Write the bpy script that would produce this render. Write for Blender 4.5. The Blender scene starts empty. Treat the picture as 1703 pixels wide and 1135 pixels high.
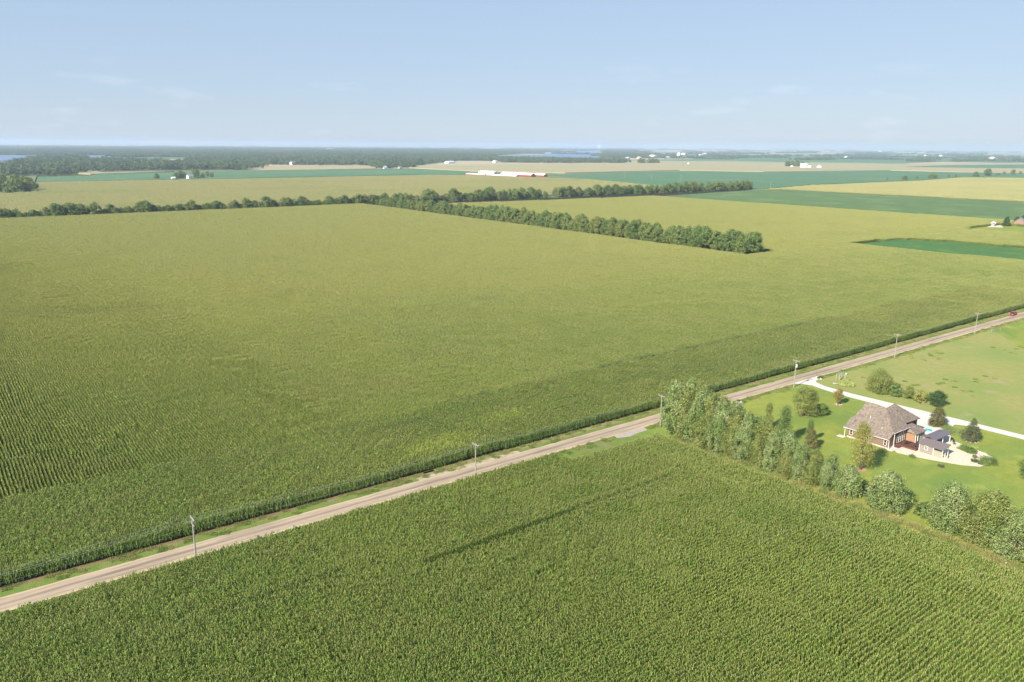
import bpy, math, random
from mathutils import Vector, Matrix, noise
R = math.radians
sc = bpy.context.scene
COL = sc.collection
CAMH = 76.6

# ------------------------------------------------------------------ camera
FW = Vector((0.5873983, 0.77333624, -0.23856718))
RT = Vector((0.79731745, -0.6035221, 0.00677968))
UP = Vector((0.13873759, 0.19419615, 0.97110233))
cam_d = bpy.data.cameras.new('camera')
cam = bpy.data.objects.new('camera', cam_d)
COL.objects.link(cam)
m = Matrix((RT, UP, -FW)).transposed().to_4x4()
m.translation = (0, 0, CAMH)
cam.matrix_world = m
cam_d.sensor_width = 36.0
cam_d.lens = 36.0 * 1325.0 / 1703.0
cam_d.clip_start = 0.5
cam_d.clip_end = 120000
sc.camera = cam

# ------------------------------------------------------------------ light
SUN_EL, SH_AZ = R(34), R(11)                 # shadows fall toward SH_AZ from +X
sd = Vector((math.cos(SH_AZ) * math.cos(SUN_EL), math.sin(SH_AZ) * math.cos(SUN_EL), -math.sin(SUN_EL)))
sl = bpy.data.lights.new('sun', 'SUN')
sl.energy = 5.0
sl.angle = R(0.53)
sl.color = (1.0, 0.93, 0.82)
so = bpy.data.objects.new('sun', sl)
so.rotation_euler = sd.to_track_quat('-Z', 'Y').to_euler()
so.location = (-50, -20, 200)
COL.objects.link(so)

W = bpy.data.worlds.new('World')
sc.world = W
W.use_nodes = True
nt = W.node_tree
bg = nt.nodes['Background']
sky = nt.nodes.new('ShaderNodeTexSky')
sky.sky_type = 'NISHITA'
sky.sun_disc = False
sky.sun_elevation = SUN_EL
# direction toward the sun
tx, ty = -sd.x, -sd.y
sky.sun_rotation = math.atan2(tx, ty) % (2 * math.pi)
sky.altitude = 0
sky.air_density = 1.0
sky.dust_density = 0.4
sky.ozone_density = 2.0
bg.inputs[1].default_value = 0.108
# thin scattered wisps of cloud low over the horizon
geo = nt.nodes.new('ShaderNodeTexCoord')
sep = nt.nodes.new('ShaderNodeSeparateXYZ')
nt.links.new(geo.outputs['Generated'], sep.inputs[0])
mp = nt.nodes.new('ShaderNodeMapping')
mp.inputs['Scale'].default_value = (9, 9, 34)
nt.links.new(geo.outputs['Generated'], mp.inputs[0])
nz = nt.nodes.new('ShaderNodeTexNoise')
nz.inputs['Scale'].default_value = 1.2
nz.inputs['Detail'].default_value = 6
nt.links.new(mp.outputs[0], nz.inputs['Vector'])
cr = nt.nodes.new('ShaderNodeValToRGB')
cr.color_ramp.elements[0].position = 0.60
cr.color_ramp.elements[1].position = 0.80
nt.links.new(nz.outputs[0], cr.inputs[0])
band = nt.nodes.new('ShaderNodeValToRGB')
e = band.color_ramp.elements
e[0].position = 0.0; e[0].color = (0, 0, 0, 1)
e[1].position = 0.10; e[1].color = (0, 0, 0, 1)
x = e.new(0.015); x.color = (1, 1, 1, 1)
x = e.new(0.055); x.color = (1, 1, 1, 1)
nt.links.new(sep.outputs[2], band.inputs[0])
mu = nt.nodes.new('ShaderNodeMath'); mu.operation = 'MULTIPLY'
nt.links.new(cr.outputs[0], mu.inputs[0]); nt.links.new(band.outputs[0], mu.inputs[1])
mu2 = nt.nodes.new('ShaderNodeMath'); mu2.operation = 'MULTIPLY'; mu2.inputs[1].default_value = 0.2
nt.links.new(mu.outputs[0], mu2.inputs[0])
mx = nt.nodes.new('ShaderNodeMix'); mx.data_type = 'RGBA'
nt.links.new(mu2.outputs[0], mx.inputs[0])
# grade the sky a little
hs = nt.nodes.new('ShaderNodeHueSaturation')
hs.inputs['Saturation'].default_value = 0.8
hs.inputs['Value'].default_value = 1.0
nt.links.new(sky.outputs[0], hs.inputs['Color'])
hz_r = nt.nodes.new('ShaderNodeValToRGB')
e = hz_r.color_ramp.elements
e[0].position = 0.0; e[0].color = (0.57, 0.68, 0.82, 1)
e[1].position = 0.5; e[1].color = (0.20, 0.36, 0.72, 1)
for pp_, cc_ in ((0.06, (0.49, 0.64, 0.84)), (0.14, (0.455, 0.61, 0.835)), (0.25, (0.40, 0.565, 0.82))):
    q_ = e.new(pp_); q_.color = (*cc_, 1)
nt.links.new(sep.outputs[2], hz_r.inputs[0])
sc_ = nt.nodes.new('ShaderNodeMix'); sc_.data_type = 'RGBA'; sc_.blend_type = 'MULTIPLY'; sc_.inputs[0].default_value = 1.0
nt.links.new(hz_r.outputs[0], sc_.inputs[6]); sc_.inputs[7].default_value = (4.7, 4.7, 4.7, 1)
gm = nt.nodes.new('ShaderNodeMix'); gm.data_type = 'RGBA'; gm.inputs[0].default_value = 0.85
nt.links.new(hs.outputs[0], gm.inputs[6]); nt.links.new(sc_.outputs[2], gm.inputs[7])
nt.links.new(gm.outputs[2], mx.inputs[6])
mx.inputs[7].default_value = (6.6, 6.7, 6.9, 1)
nt.links.new(mx.outputs[2], bg.inputs[0])

sc.view_settings.view_transform = 'Standard'
sc.view_settings.look = 'None'
sc.view_settings.gamma = 1
sc.view_settings.exposure = 0.85
sc.cycles.max_bounces = 6
sc.cycles.diffuse_bounces = 3
sc.cycles.transmission_bounces = 3
sc.cycles.transparent_max_bounces = 6
sc.cycles.volume_bounces = 1

# ------------------------------------------------------------------ tagging
def tag(o, label=None, cat=None, group=None, kind=None):
    if label: o['label'] = label
    if cat: o['category'] = cat
    if group: o['group'] = group
    if kind: o['kind'] = kind
    return o
def empty(name, loc, rz=0.0):
    o = bpy.data.objects.new(name, None)
    o.location = loc
    o.rotation_euler = (0, 0, rz)
    o.empty_display_size = 0.5
    COL.objects.link(o)
    return o
def copy_tree(o, parent=None):
    c = o.copy(); COL.objects.link(c); c.parent = parent
    for ch in list(o.children):
        copy_tree(ch, c)
    return c

# ------------------------------------------------------------------ materials
def mat(name, col, rough=0.8, var=0.0, vscale=1.0, col2=None, spec=0.2, island=0.0, bump=0.0, bscale=20, big=None, metal=0.0, trans=0.0, stretch=None, grad=None, spots=None):
    """base colour mixed with col2 by world noise; island: random hue per leaf; big: (scale, colour, lo, hi) patches"""
    M = bpy.data.materials.new(name)
    M.use_nodes = True
    t = M.node_tree; n = t.nodes; L = t.links
    p = n['Principled BSDF']
    p.inputs['Roughness'].default_value = rough
    p.inputs['Specular IOR Level'].default_value = spec
    p.inputs['Metallic'].default_value = metal
    g = n.new('ShaderNodeNewGeometry')
    pos = g.outputs['Position']
    if stretch:
        mpn = n.new('ShaderNodeMapping'); mpn.inputs['Scale'].default_value = stretch
        mpn.inputs['Rotation'].default_value = (0, 0, 0)
        L.new(pos, mpn.inputs[0]); spos = mpn.outputs[0]
    else:
        spos = pos
    out = None
    def rgb(c):
        r = n.new('ShaderNodeRGB'); r.outputs[0].default_value = (*c, 1); return r.outputs[0]
    def mix(f, a, b):
        k = n.new('ShaderNodeMix'); k.data_type = 'RGBA'
        if isinstance(f, float): k.inputs[0].default_value = f
        else: L.new(f, k.inputs[0])
        L.new(a, k.inputs[6]); L.new(b, k.inputs[7]); return k.outputs[2]
    def nse(sc_, det=4, lo=0.35, hi=0.65, src=None, rough_=0.55):
        z = n.new('ShaderNodeTexNoise'); z.inputs['Scale'].default_value = sc_; z.inputs['Detail'].default_value = det
        z.inputs['Roughness'].default_value = rough_
        L.new(src or spos, z.inputs['Vector'])
        r = n.new('ShaderNodeMapRange'); r.inputs[1].default_value = lo; r.inputs[2].default_value = hi
        L.new(z.outputs[0], r.inputs[0]); return r.outputs[0]
    out = rgb(col)
    if col2 is not None:
        out = mix(nse(vscale), out, rgb(col2))
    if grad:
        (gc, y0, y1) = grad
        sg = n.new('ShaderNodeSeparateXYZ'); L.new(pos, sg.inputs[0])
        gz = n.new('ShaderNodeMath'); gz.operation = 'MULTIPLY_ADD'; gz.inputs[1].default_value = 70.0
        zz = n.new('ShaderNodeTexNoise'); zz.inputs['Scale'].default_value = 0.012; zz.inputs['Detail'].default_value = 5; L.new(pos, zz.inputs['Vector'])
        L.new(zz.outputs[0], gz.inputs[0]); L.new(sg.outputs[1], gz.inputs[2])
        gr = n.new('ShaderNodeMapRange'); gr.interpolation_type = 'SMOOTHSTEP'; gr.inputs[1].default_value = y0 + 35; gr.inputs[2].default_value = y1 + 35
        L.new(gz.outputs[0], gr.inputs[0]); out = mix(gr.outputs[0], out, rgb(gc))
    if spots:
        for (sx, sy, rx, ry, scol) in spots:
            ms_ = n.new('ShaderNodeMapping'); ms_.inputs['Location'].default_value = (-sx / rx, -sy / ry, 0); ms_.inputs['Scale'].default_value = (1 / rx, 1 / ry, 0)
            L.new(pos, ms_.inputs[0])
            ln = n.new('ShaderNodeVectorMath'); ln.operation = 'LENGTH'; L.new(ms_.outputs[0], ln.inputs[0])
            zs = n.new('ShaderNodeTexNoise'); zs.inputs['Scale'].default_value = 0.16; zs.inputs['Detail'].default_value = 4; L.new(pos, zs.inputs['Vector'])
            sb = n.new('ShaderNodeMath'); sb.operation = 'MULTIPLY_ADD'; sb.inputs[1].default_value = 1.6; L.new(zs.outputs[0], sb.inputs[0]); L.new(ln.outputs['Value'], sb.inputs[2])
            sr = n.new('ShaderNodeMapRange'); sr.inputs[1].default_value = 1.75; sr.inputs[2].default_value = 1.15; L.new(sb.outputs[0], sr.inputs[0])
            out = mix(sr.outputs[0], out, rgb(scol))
    if big:
        for bs, bc, lo, hi in big:
            out = mix(nse(bs, 3, lo, hi), out, rgb(bc))
    if var > 0:
        h = n.new('ShaderNodeHueSaturation')
        f = nse(vscale * 7, 5, 0.3, 0.7)
        r = n.new('ShaderNodeMapRange'); r.inputs[3].default_value = 1 - var; r.inputs[4].default_value = 1 + var
        L.new(f, r.inputs[0]); L.new(r.outputs[0], h.inputs['Value']); L.new(out, h.inputs['Color']); out = h.outputs[0]
    if island > 0:
        h = n.new('ShaderNodeHueSaturation')
        r = n.new('ShaderNodeMapRange'); r.inputs[3].default_value = 1 - island; r.inputs[4].default_value = 1 + island
        L.new(g.outputs['Random Per Island'], r.inputs[0]); L.new(r.outputs[0], h.inputs['Value'])
        r2 = n.new('ShaderNodeMapRange'); r2.inputs[3].default_value = 0.5 + island * 0.05; r2.inputs[4].default_value = 0.5 - island * 0.06
        wn = n.new('ShaderNodeTexWhiteNoise'); wn.noise_dimensions = '1D'
        L.new(g.outputs['Random Per Island'], wn.inputs['W'])
        L.new(wn.outputs[0], r2.inputs[0]); L.new(r2.outputs[0], h.inputs['Hue'])
        L.new(out, h.inputs['Color']); out = h.outputs[0]
    L.new(out, p.inputs['Base Color'])
    if bump > 0:
        z = n.new('ShaderNodeTexNoise'); z.inputs['Scale'].default_value = bscale; z.inputs['Detail'].default_value = 5
        L.new(pos, z.inputs['Vector'])
        b = n.new('ShaderNodeBump'); b.inputs['Strength'].default_value = bump; b.inputs['Distance'].default_value = 0.5 / bscale * 2
        L.new(z.outputs[0], b.inputs['Height']); L.new(b.outputs[0], p.inputs['Normal'])
    if trans > 0:
        tb = n.new('ShaderNodeBsdfTranslucent'); L.new(out, tb.inputs[0])
        ms = n.new('ShaderNodeMixShader'); ms.inputs[0].default_value = trans
        L.new(p.outputs[0], ms.inputs[1]); L.new(tb.outputs[0], ms.inputs[2])
        L.new(ms.outputs[0], n['Material Output'].inputs[0])
    return M

# ------------------------------------------------------------------ mesh builder
class MB:
    def __init__(s): s.v = []; s.f = []; s.m = []
    def face(s, pts, mi=0):
        b = len(s.v); s.v += [tuple(p) for p in pts]; s.f.append(tuple(range(b, b + len(pts)))); s.m.append(mi); return s
    def box(s, x0, x1, y0, y1, z0, z1, mi=0, rz=0, c=None):
        b = len(s.v)
        P = [(x0, y0, z0), (x1, y0, z0), (x1, y1, z0), (x0, y1, z0), (x0, y0, z1), (x1, y0, z1), (x1, y1, z1), (x0, y1, z1)]
        if rz:
            cx, cy = c or ((x0 + x1) / 2, (y0 + y1) / 2); ca, sa = math.cos(rz), math.sin(rz)
            P = [(cx + (x - cx) * ca - (y - cy) * sa, cy + (x - cx) * sa + (y - cy) * ca, z) for x, y, z in P]
        s.v += P
        for q in ((0, 3, 2, 1), (4, 5, 6, 7), (0, 1, 5, 4), (1, 2, 6, 5), (2, 3, 7, 6), (3, 0, 4, 7)):
            s.f.append(tuple(b + i for i in q)); s.m.append(mi)
        return s
    def prism(s, poly, z0, z1, mi=0):
        b = len(s.v); n = len(poly)
        a = sum(poly[i][0] * poly[(i + 1) % n][1] - poly[(i + 1) % n][0] * poly[i][1] for i in range(n))
        if a < 0: poly = list(reversed(poly))
        s.v += [(x, y, z0) for x, y in poly] + [(x, y, z1) for x, y in poly]
        s.f.append(tuple(b + n + i for i in range(n))); s.m.append(mi)
        s.f.append(tuple(b + i for i in reversed(range(n)))); s.m.append(mi)
        for i in range(n):
            j = (i + 1) % n
            s.f.append((b + i, b + j, b + n + j, b + n + i)); s.m.append(mi)
        return s
    def sheet(s, poly, z, mi=0):
        n = len(poly)
        a = sum(poly[i][0] * poly[(i + 1) % n][1] - poly[(i + 1) % n][0] * poly[i][1] for i in range(n))
        if a < 0: poly = list(reversed(poly))
        return s.face([(x, y, z) for x, y in poly], mi)
    def tube(s, pts, rad, n=6, mi=0, cap=True):
        pts = [Vector(p) for p in pts]
        if not isinstance(rad, (list, tuple)): rad = [rad] * len(pts)
        b = len(s.v)
        for i, p in enumerate(pts):
            d = (pts[min(i + 1, len(pts) - 1)] - pts[max(i - 1, 0)])
            if d.length < 1e-9: d = Vector((0, 0, 1))
            d.normalize()
            a = Vector((1, 0, 0)) if abs(d.x) < 0.8 else Vector((0, 1, 0))
            u = d.cross(a).normalized(); w = d.cross(u)
            for k in range(n):
                t = 2 * math.pi * k / n
                s.v.append(tuple(p + (u * math.cos(t) + w * math.sin(t)) * rad[i]))
        for i in range(len(pts) - 1):
            for k in range(n):
                k2 = (k + 1) % n
                s.f.append((b + i * n + k, b + i * n + k2, b + (i + 1) * n + k2, b + (i + 1) * n + k)); s.m.append(mi)
        if cap:
            s.f.append(tuple(b + k for k in reversed(range(n)))); s.m.append(mi)
            s.f.append(tuple(b + (len(pts) - 1) * n + k for k in range(n))); s.m.append(mi)
        return s
    def build(s, name, mats, parent=None, smooth=False):
        me = bpy.data.meshes.new(name)
        me.from_pydata(s.v, [], s.f)
        if not isinstance(mats, (list, tuple)): mats = [mats]
        for q in mats: me.materials.append(q)
        if len(mats) > 1: me.polygons.foreach_set('material_index', s.m)
        if smooth: me.polygons.foreach_set('use_smooth', [True] * len(me.polygons))
        me.update()
        o = bpy.data.objects.new(name, me)
        if parent != 'nolink':
            COL.objects.link(o)
            if parent is not None: o.parent = parent
        return o

def inpoly(x, y, poly):
    c = False; n = len(poly); j = n - 1
    for i in range(n):
        xi, yi = poly[i]; xj, yj = poly[j]
        if (yi > y) != (yj > y) and x < (xj - xi) * (y - yi) / (yj - yi) + xi: c = not c
        j = i
    return c
def inview(x, y, mx=1.12, my=1.15, z=1.0):
    v = Vector((x, y, z - CAMH)); k = v.dot(FW)
    if k < 5: return False
    a = v.dot(RT) / k; b = v.dot(UP) / k
    pad = 14.0 / k
    return abs(a) < 0.6426 * mx + pad and abs(b) < 0.4283 * my + pad

# ------------------------------------------------------------------ instancing of uncountable stuff
def scatter(name, pts, protos, label, cat):
    """pts: (x, y, z, rx, ry, rz, sx, sy, sz, idx)"""
    me = bpy.data.meshes.new(name)
    me.from_pydata([(p[0], p[1], p[2]) for p in pts], [], [])
    a = me.attributes.new('rot', 'FLOAT_VECTOR', 'POINT'); a.data.foreach_set('vector', [c for p in pts for c in p[3:6]])
    a = me.attributes.new('scl', 'FLOAT_VECTOR', 'POINT'); a.data.foreach_set('vector', [c for p in pts for c in p[6:9]])
    a = me.attributes.new('idx', 'INT', 'POINT'); a.data.foreach_set('value', [int(p[9]) for p in pts])
    o = bpy.data.objects.new(name, me); COL.objects.link(o)
    ng = bpy.data.node_groups.new(name, 'GeometryNodeTree')
    ng.interface.new_socket('Geometry', in_out='INPUT', socket_type='NodeSocketGeometry')
    ng.interface.new_socket('Geometry', in_out='OUTPUT', socket_type='NodeSocketGeometry')
    N = ng.nodes; L = ng.links
    gi = N.new('NodeGroupInput'); go = N.new('NodeGroupOutput')
    iop = N.new('GeometryNodeInstanceOnPoints')
    L.new(gi.outputs[0], iop.inputs['Points'])
    g2i = N.new('GeometryNodeGeometryToInstance')
    for p in reversed(protos):
        oi = N.new('GeometryNodeObjectInfo'); oi.inputs['Object'].default_value = p
        L.new(oi.outputs['Geometry'], g2i.inputs[0])
    L.new(g2i.outputs[0], iop.inputs['Instance'])
    iop.inputs['Pick Instance'].default_value = True
    def att(nm, ty):
        q = N.new('GeometryNodeInputNamedAttribute'); q.data_type = ty; q.inputs[0].default_value = nm; return q.outputs['Attribute']
    L.new(att('idx', 'INT'), iop.inputs['Instance Index'])
    L.new(att('rot', 'FLOAT_VECTOR'), iop.inputs['Rotation'])
    L.new(att('scl', 'FLOAT_VECTOR'), iop.inputs['Scale'])
    L.new(iop.outputs[0], go.inputs[0])
    md = o.modifiers.new('scatter', 'NODES'); md.node_group = ng
    tag(o, label, cat, kind='stuff')
    return o

def struct(name, mb, m_, smooth=False):
    o = mb.build(name, m_, smooth=smooth); o['kind'] = 'structure'; return o
# ================================================================== GROUND AND SETTING
M_ground = mat('ground_far', (0.20, 0.20, 0.10), 0.95, 0.1, 0.004, (0.15, 0.19, 0.09), 0.05, big=[(0.0012, (0.26, 0.22, 0.13), 0.5, 0.6), (0.0007, (0.07, 0.15, 0.07), 0.52, 0.6)])
M_soil = mat('field_soil', (0.045, 0.038, 0.022), 0.95, 0.3, 0.8, (0.03, 0.035, 0.014), 0.05)
M_lawn = mat('lawn', (0.215, 0.255, 0.048), 0.95, 0.14, 0.35, (0.27, 0.295, 0.06), 0.05, big=[(0.045, (0.15, 0.225, 0.05), 0.46, 0.68), (0.09, (0.29, 0.325, 0.07), 0.54, 0.74)], bump=0.5, bscale=6)
M_pasture = mat('pasture', (0.27, 0.285, 0.08), 0.95, 0.18, 0.5, (0.32, 0.305, 0.105), 0.05, big=[(0.035, (0.22, 0.28, 0.075), 0.45, 0.7), (0.12, (0.34, 0.31, 0.16), 0.58, 0.78)], bump=0.7, bscale=4)
M_verge = mat('verge', (0.13, 0.20, 0.035), 0.95, 0.2, 0.5, (0.19, 0.22, 0.06), 0.05, big=[(0.08, (0.22, 0.21, 0.09), 0.55, 0.7)], bump=0.6, bscale=5)
M_dryverge = mat('dry_verge', (0.30, 0.235, 0.12), 0.95, 0.2, 0.7, (0.22, 0.23, 0.08), 0.05, bump=0.6, bscale=5)
M_gravel = mat('gravel', (0.55, 0.50, 0.44), 0.9, 0.1, 1.0, (0.46, 0.42, 0.38), 0.1, bump=0.3, bscale=8)
M_white_rock = mat('crushed_rock', (0.68, 0.63, 0.53), 0.9, 0.08, 0.6, (0.60, 0.55, 0.46), 0.1, bump=0.3, bscale=8)
M_patio = mat('patio_gravel', (0.70, 0.60, 0.43), 0.9, 0.12, 1.2, (0.60, 0.50, 0.36), 0.1, bump=0.3, bscale=8)

GR = 36000
struct('ground', MB().sheet([(-GR, -GR), (GR, -GR), (GR, GR), (-GR, GR)], 0.0), M_ground)

# road material: chip-sealed road, pale wheel paths and a darker crown, worn shoulders
M_road = bpy.data.materials.new('road'); M_road.use_nodes = True
t = M_road.node_tree; n = t.nodes; L = t.links; p = n['Principled BSDF']; p.inputs['Roughness'].default_value = 0.9; p.inputs['Specular IOR Level'].default_value = 0.15
g = n.new('ShaderNodeNewGeometry'); sp = n.new('ShaderNodeSeparateXYZ'); L.new(g.outputs['Position'], sp.inputs[0])
wob = n.new('ShaderNodeTexNoise'); wob.inputs['Scale'].default_value = 0.05; L.new(g.outputs['Position'], wob.inputs['Vector'])
ad = n.new('ShaderNodeMath'); ad.operation = 'MULTIPLY_ADD'; ad.inputs[1].default_value = 0.7; L.new(wob.outputs[0], ad.inputs[0]); L.new(sp.outputs[1], ad.inputs[2])
mr = n.new('ShaderNodeMapRange'); mr.inputs[1].default_value = 146.05; mr.inputs[2].default_value = 151.95; L.new(ad.outputs[0], mr.inputs[0])
rp = n.new('ShaderNodeValToRGB'); e = rp.color_ramp.elements
e[0].position = 0; e[0].color = (0.551, 0.449, 0.254, 1)
e[1].position = 1; e[1].color = (0.530, 0.439, 0.244, 1)
for pp, cc in ((0.10, (0.498, 0.396, 0.244)), (0.24, (0.392, 0.305, 0.211)), (0.40, (0.456, 0.364, 0.244)), (0.49, (0.286, 0.219, 0.164)), (0.56, (0.297, 0.225, 0.164)), (0.66, (0.456, 0.353, 0.235)), (0.82, (0.403, 0.316, 0.216)), (0.92, (0.488, 0.396, 0.254))):
    q = e.new(pp); q.color = (*cc, 1)
L.new(mr.outputs[0], rp.inputs[0])
mpn = n.new('ShaderNodeMapping'); mpn.inputs['Scale'].default_value = (0.12, 1.6, 1); L.new(g.outputs['Position'], mpn.inputs[0])
z = n.new('ShaderNodeTexNoise'); z.inputs['Scale'].default_value = 1; z.inputs['Detail'].default_value = 7; z.inputs['Roughness'].default_value = 0.7; L.new(mpn.outputs[0], z.inputs['Vector'])
z2 = n.new('ShaderNodeMapRange'); z2.inputs[1].default_value = 0.3; z2.inputs[2].default_value = 0.7; z2.inputs[3].default_value = 0.72; z2.inputs[4].default_value = 1.2; L.new(z.outputs[0], z2.inputs[0])
pm_ = n.new('ShaderNodeMapping'); pm_.inputs['Scale'].default_value = (0.035, 0.22, 1); L.new(g.outputs['Position'], pm_.inputs[0])
z3 = n.new('ShaderNodeTexNoise'); z3.inputs['Scale'].default_value = 1; z3.inputs['Detail'].default_value = 3; L.new(pm_.outputs[0], z3.inputs['Vector'])
z4 = n.new('ShaderNodeMapRange'); z4.inputs[1].default_value = 0.52; z4.inputs[2].default_value = 0.60; z4.inputs[3].default_value = 1.0; z4.inputs[4].default_value = 0.84; L.new(z3.outputs[0], z4.inputs[0])
mm_ = n.new('ShaderNodeMath'); mm_.operation = 'MULTIPLY'; L.new(z2.outputs[0], mm_.inputs[0]); L.new(z4.outputs[0], mm_.inputs[1])
h = n.new('ShaderNodeHueSaturation'); L.new(mm_.outputs[0], h.inputs['Value']); L.new(rp.outputs[0], h.inputs['Color'])
L.new(h.outputs[0], p.inputs['Base Color'])

def strip_poly(x0, x1, y0, y1, j0, j1, step=3, seed=0):
    """a strip along X with ragged long edges"""
    r = random.Random(seed); top = []; bot = []
    x = x0
    while x <= x1 + 1e-6:
        bot.append((x, y0 + j0 * (noise.noise((x * 0.13, seed, 0)) * 1.2 + noise.noise((x * 0.7, seed, 3)) * 0.5)))
        top.append((x, y1 + j1 * (noise.noise((x * 0.13, seed + 9, 0)) * 1.2 + noise.noise((x * 0.7, seed + 9, 3)) * 0.5)))
        x += step
    mb = MB(); b = len(mb.v)
    k = len(bot)
    return bot, top
def strip(name, x0, x1, y0, y1, z, j0, j1, m_, seed=0, step=2.0):
    bot, top = strip_poly(x0, x1, y0, y1, j0, j1, step, seed)
    mb = MB(); k = len(bot)
    mb.v = [(x, y, z) for x, y in bot] + [(x, y, z) for x, y in top]
    for i in range(k - 1): mb.f.append((i, i + 1, k + i + 1, k + i)); mb.m.append(0)
    return struct(name, mb, m_)

# soil under the near corn
struct('field_soil', MB().sheet([(-260, 151.5), (474, 151.5), (474, 345), (1250, 345), (1250, 930), (474, 945), (-260, 945)], 0.004).sheet([(-40, -20), (156.5, -20), (156.5, 142.5), (-40, 142.5)], 0.004), M_soil)
strip('verge', -120, 900, 136, 155.2, 0.008, 1.5, 0.35, M_verge, 3)
strip('dry_verge', 91, 900, 152.9, 155.0, 0.012, 0.35, 0.2, M_dryverge, 5)
strip('dirt_edge', -120, 95, 154.1, 155.1, 0.012, 0.25, 0.2, mat('dirt', (0.25, 0.16, 0.10), 0.95, 0.2, 1.0, (0.16, 0.13, 0.06), 0.05), 6)
strip('road', -120, 3500, 145.75, 151.3, 0.05, 0.14, 0.14, M_road, 7)
strip('gravel_shoulder', 88, 118, 151.2, 152.9, 0.016, 0.4, 0.7, mat('bare_gravel', (0.5, 0.40, 0.29), 0.95, 0.2, 0.6, (0.3, 0.27, 0.14), 0.05), 8)
# lawn, pasture
struct('lawn', MB().sheet([(156, -60), (235.99, -60), (235.99, 144), (150, 144), (157, 130)], 0.016), M_lawn)
struct('pasture', MB().sheet([(236, -60), (520, -60), (900, 60), (900, 143.6), (236, 143.6)], 0.016), M_pasture)
struct('hay_meadow', MB().sheet([(332, 110), (420, 60), (700, 60), (700, 143), (372, 143.4)], 0.022), M_lawn)
struct('weedy_strip', MB().sheet([(154, 30), (161, 30), (161.5, 131), (155, 134)], 0.022), mat('dry_grass', (0.30, 0.27, 0.07), 0.95, 0.2, 0.5, (0.20, 0.24, 0.05), 0.05))
# driveway with turning pad
dr = [(228.5, 146.2), (231.0, 144.0), (232.2, 141.0), (231.0, 136), (230.3, 130), (230.6, 118), (229.0, 112), (217.0, 110.5), (216, 97.0), (221, 93.5), (226, 94.0), (231, 95.0), (233.0, 92), (233.8, 79), (233.0, 40), (230, 0), (233.5, 0), (236.8, 40), (237.6, 79), (236.8, 96), (235.6, 112), (234.6, 128), (234.9, 138), (236.5, 142.5), (240.5, 145.0), (243, 146.2)]
struct('driveway', MB().sheet(dr, 0.06), M_white_rock)
struct('gravel_pad', MB().sheet([(146.0, 146.0), (145.3, 144.1), (149, 142.9), (152.5, 143.6), (156.6, 143.7), (157.6, 146.0)], 0.03), mat('grey_gravel', (0.36, 0.31, 0.26), 0.9, 0.2, 1.2, (0.45, 0.39, 0.33), 0.1))
pt = [(196.4, 93.5), (199.0, 96.9), (206, 96.0), (216, 97.5), (223, 94.2), (222, 92), (218, 90.6), (216.6, 86.5), (214.5, 82), (213.7, 77.6), (210.5, 76.2), (204.2, 76.6), (201.3, 80.0), (198.4, 86.5)]
struct('patio', MB().sheet(pt, 0.035), M_patio)
# ================================================================== CORN
T = 6.096
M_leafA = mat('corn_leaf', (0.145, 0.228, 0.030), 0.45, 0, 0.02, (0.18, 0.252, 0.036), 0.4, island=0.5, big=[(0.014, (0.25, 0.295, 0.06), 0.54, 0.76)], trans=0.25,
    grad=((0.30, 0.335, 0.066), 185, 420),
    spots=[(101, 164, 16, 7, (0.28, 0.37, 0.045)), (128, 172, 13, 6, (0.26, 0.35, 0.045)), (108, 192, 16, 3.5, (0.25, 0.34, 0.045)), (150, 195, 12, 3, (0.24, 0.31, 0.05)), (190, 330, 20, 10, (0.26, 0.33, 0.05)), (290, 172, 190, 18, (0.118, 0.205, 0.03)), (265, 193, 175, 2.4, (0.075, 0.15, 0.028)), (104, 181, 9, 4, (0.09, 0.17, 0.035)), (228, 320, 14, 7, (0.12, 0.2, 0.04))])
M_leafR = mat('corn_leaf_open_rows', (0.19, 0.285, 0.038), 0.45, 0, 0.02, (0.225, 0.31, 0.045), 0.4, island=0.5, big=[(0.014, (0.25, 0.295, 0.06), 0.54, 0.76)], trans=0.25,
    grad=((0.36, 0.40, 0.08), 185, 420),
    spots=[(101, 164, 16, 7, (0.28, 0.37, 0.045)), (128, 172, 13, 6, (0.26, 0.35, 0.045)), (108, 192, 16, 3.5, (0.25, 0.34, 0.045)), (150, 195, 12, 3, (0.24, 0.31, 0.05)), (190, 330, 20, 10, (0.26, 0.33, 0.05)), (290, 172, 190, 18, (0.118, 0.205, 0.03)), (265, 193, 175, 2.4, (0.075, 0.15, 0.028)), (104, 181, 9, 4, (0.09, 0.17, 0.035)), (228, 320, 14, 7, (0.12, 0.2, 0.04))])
M_tassel = mat('corn_tassel', (0.47, 0.43, 0.17), 0.8, 0, 1.0, None, 0.1, island=0.2)
M_stalk = mat('corn_stalk', (0.14, 0.17, 0.05), 0.7, 0, 1.0, None, 0.2)
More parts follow.
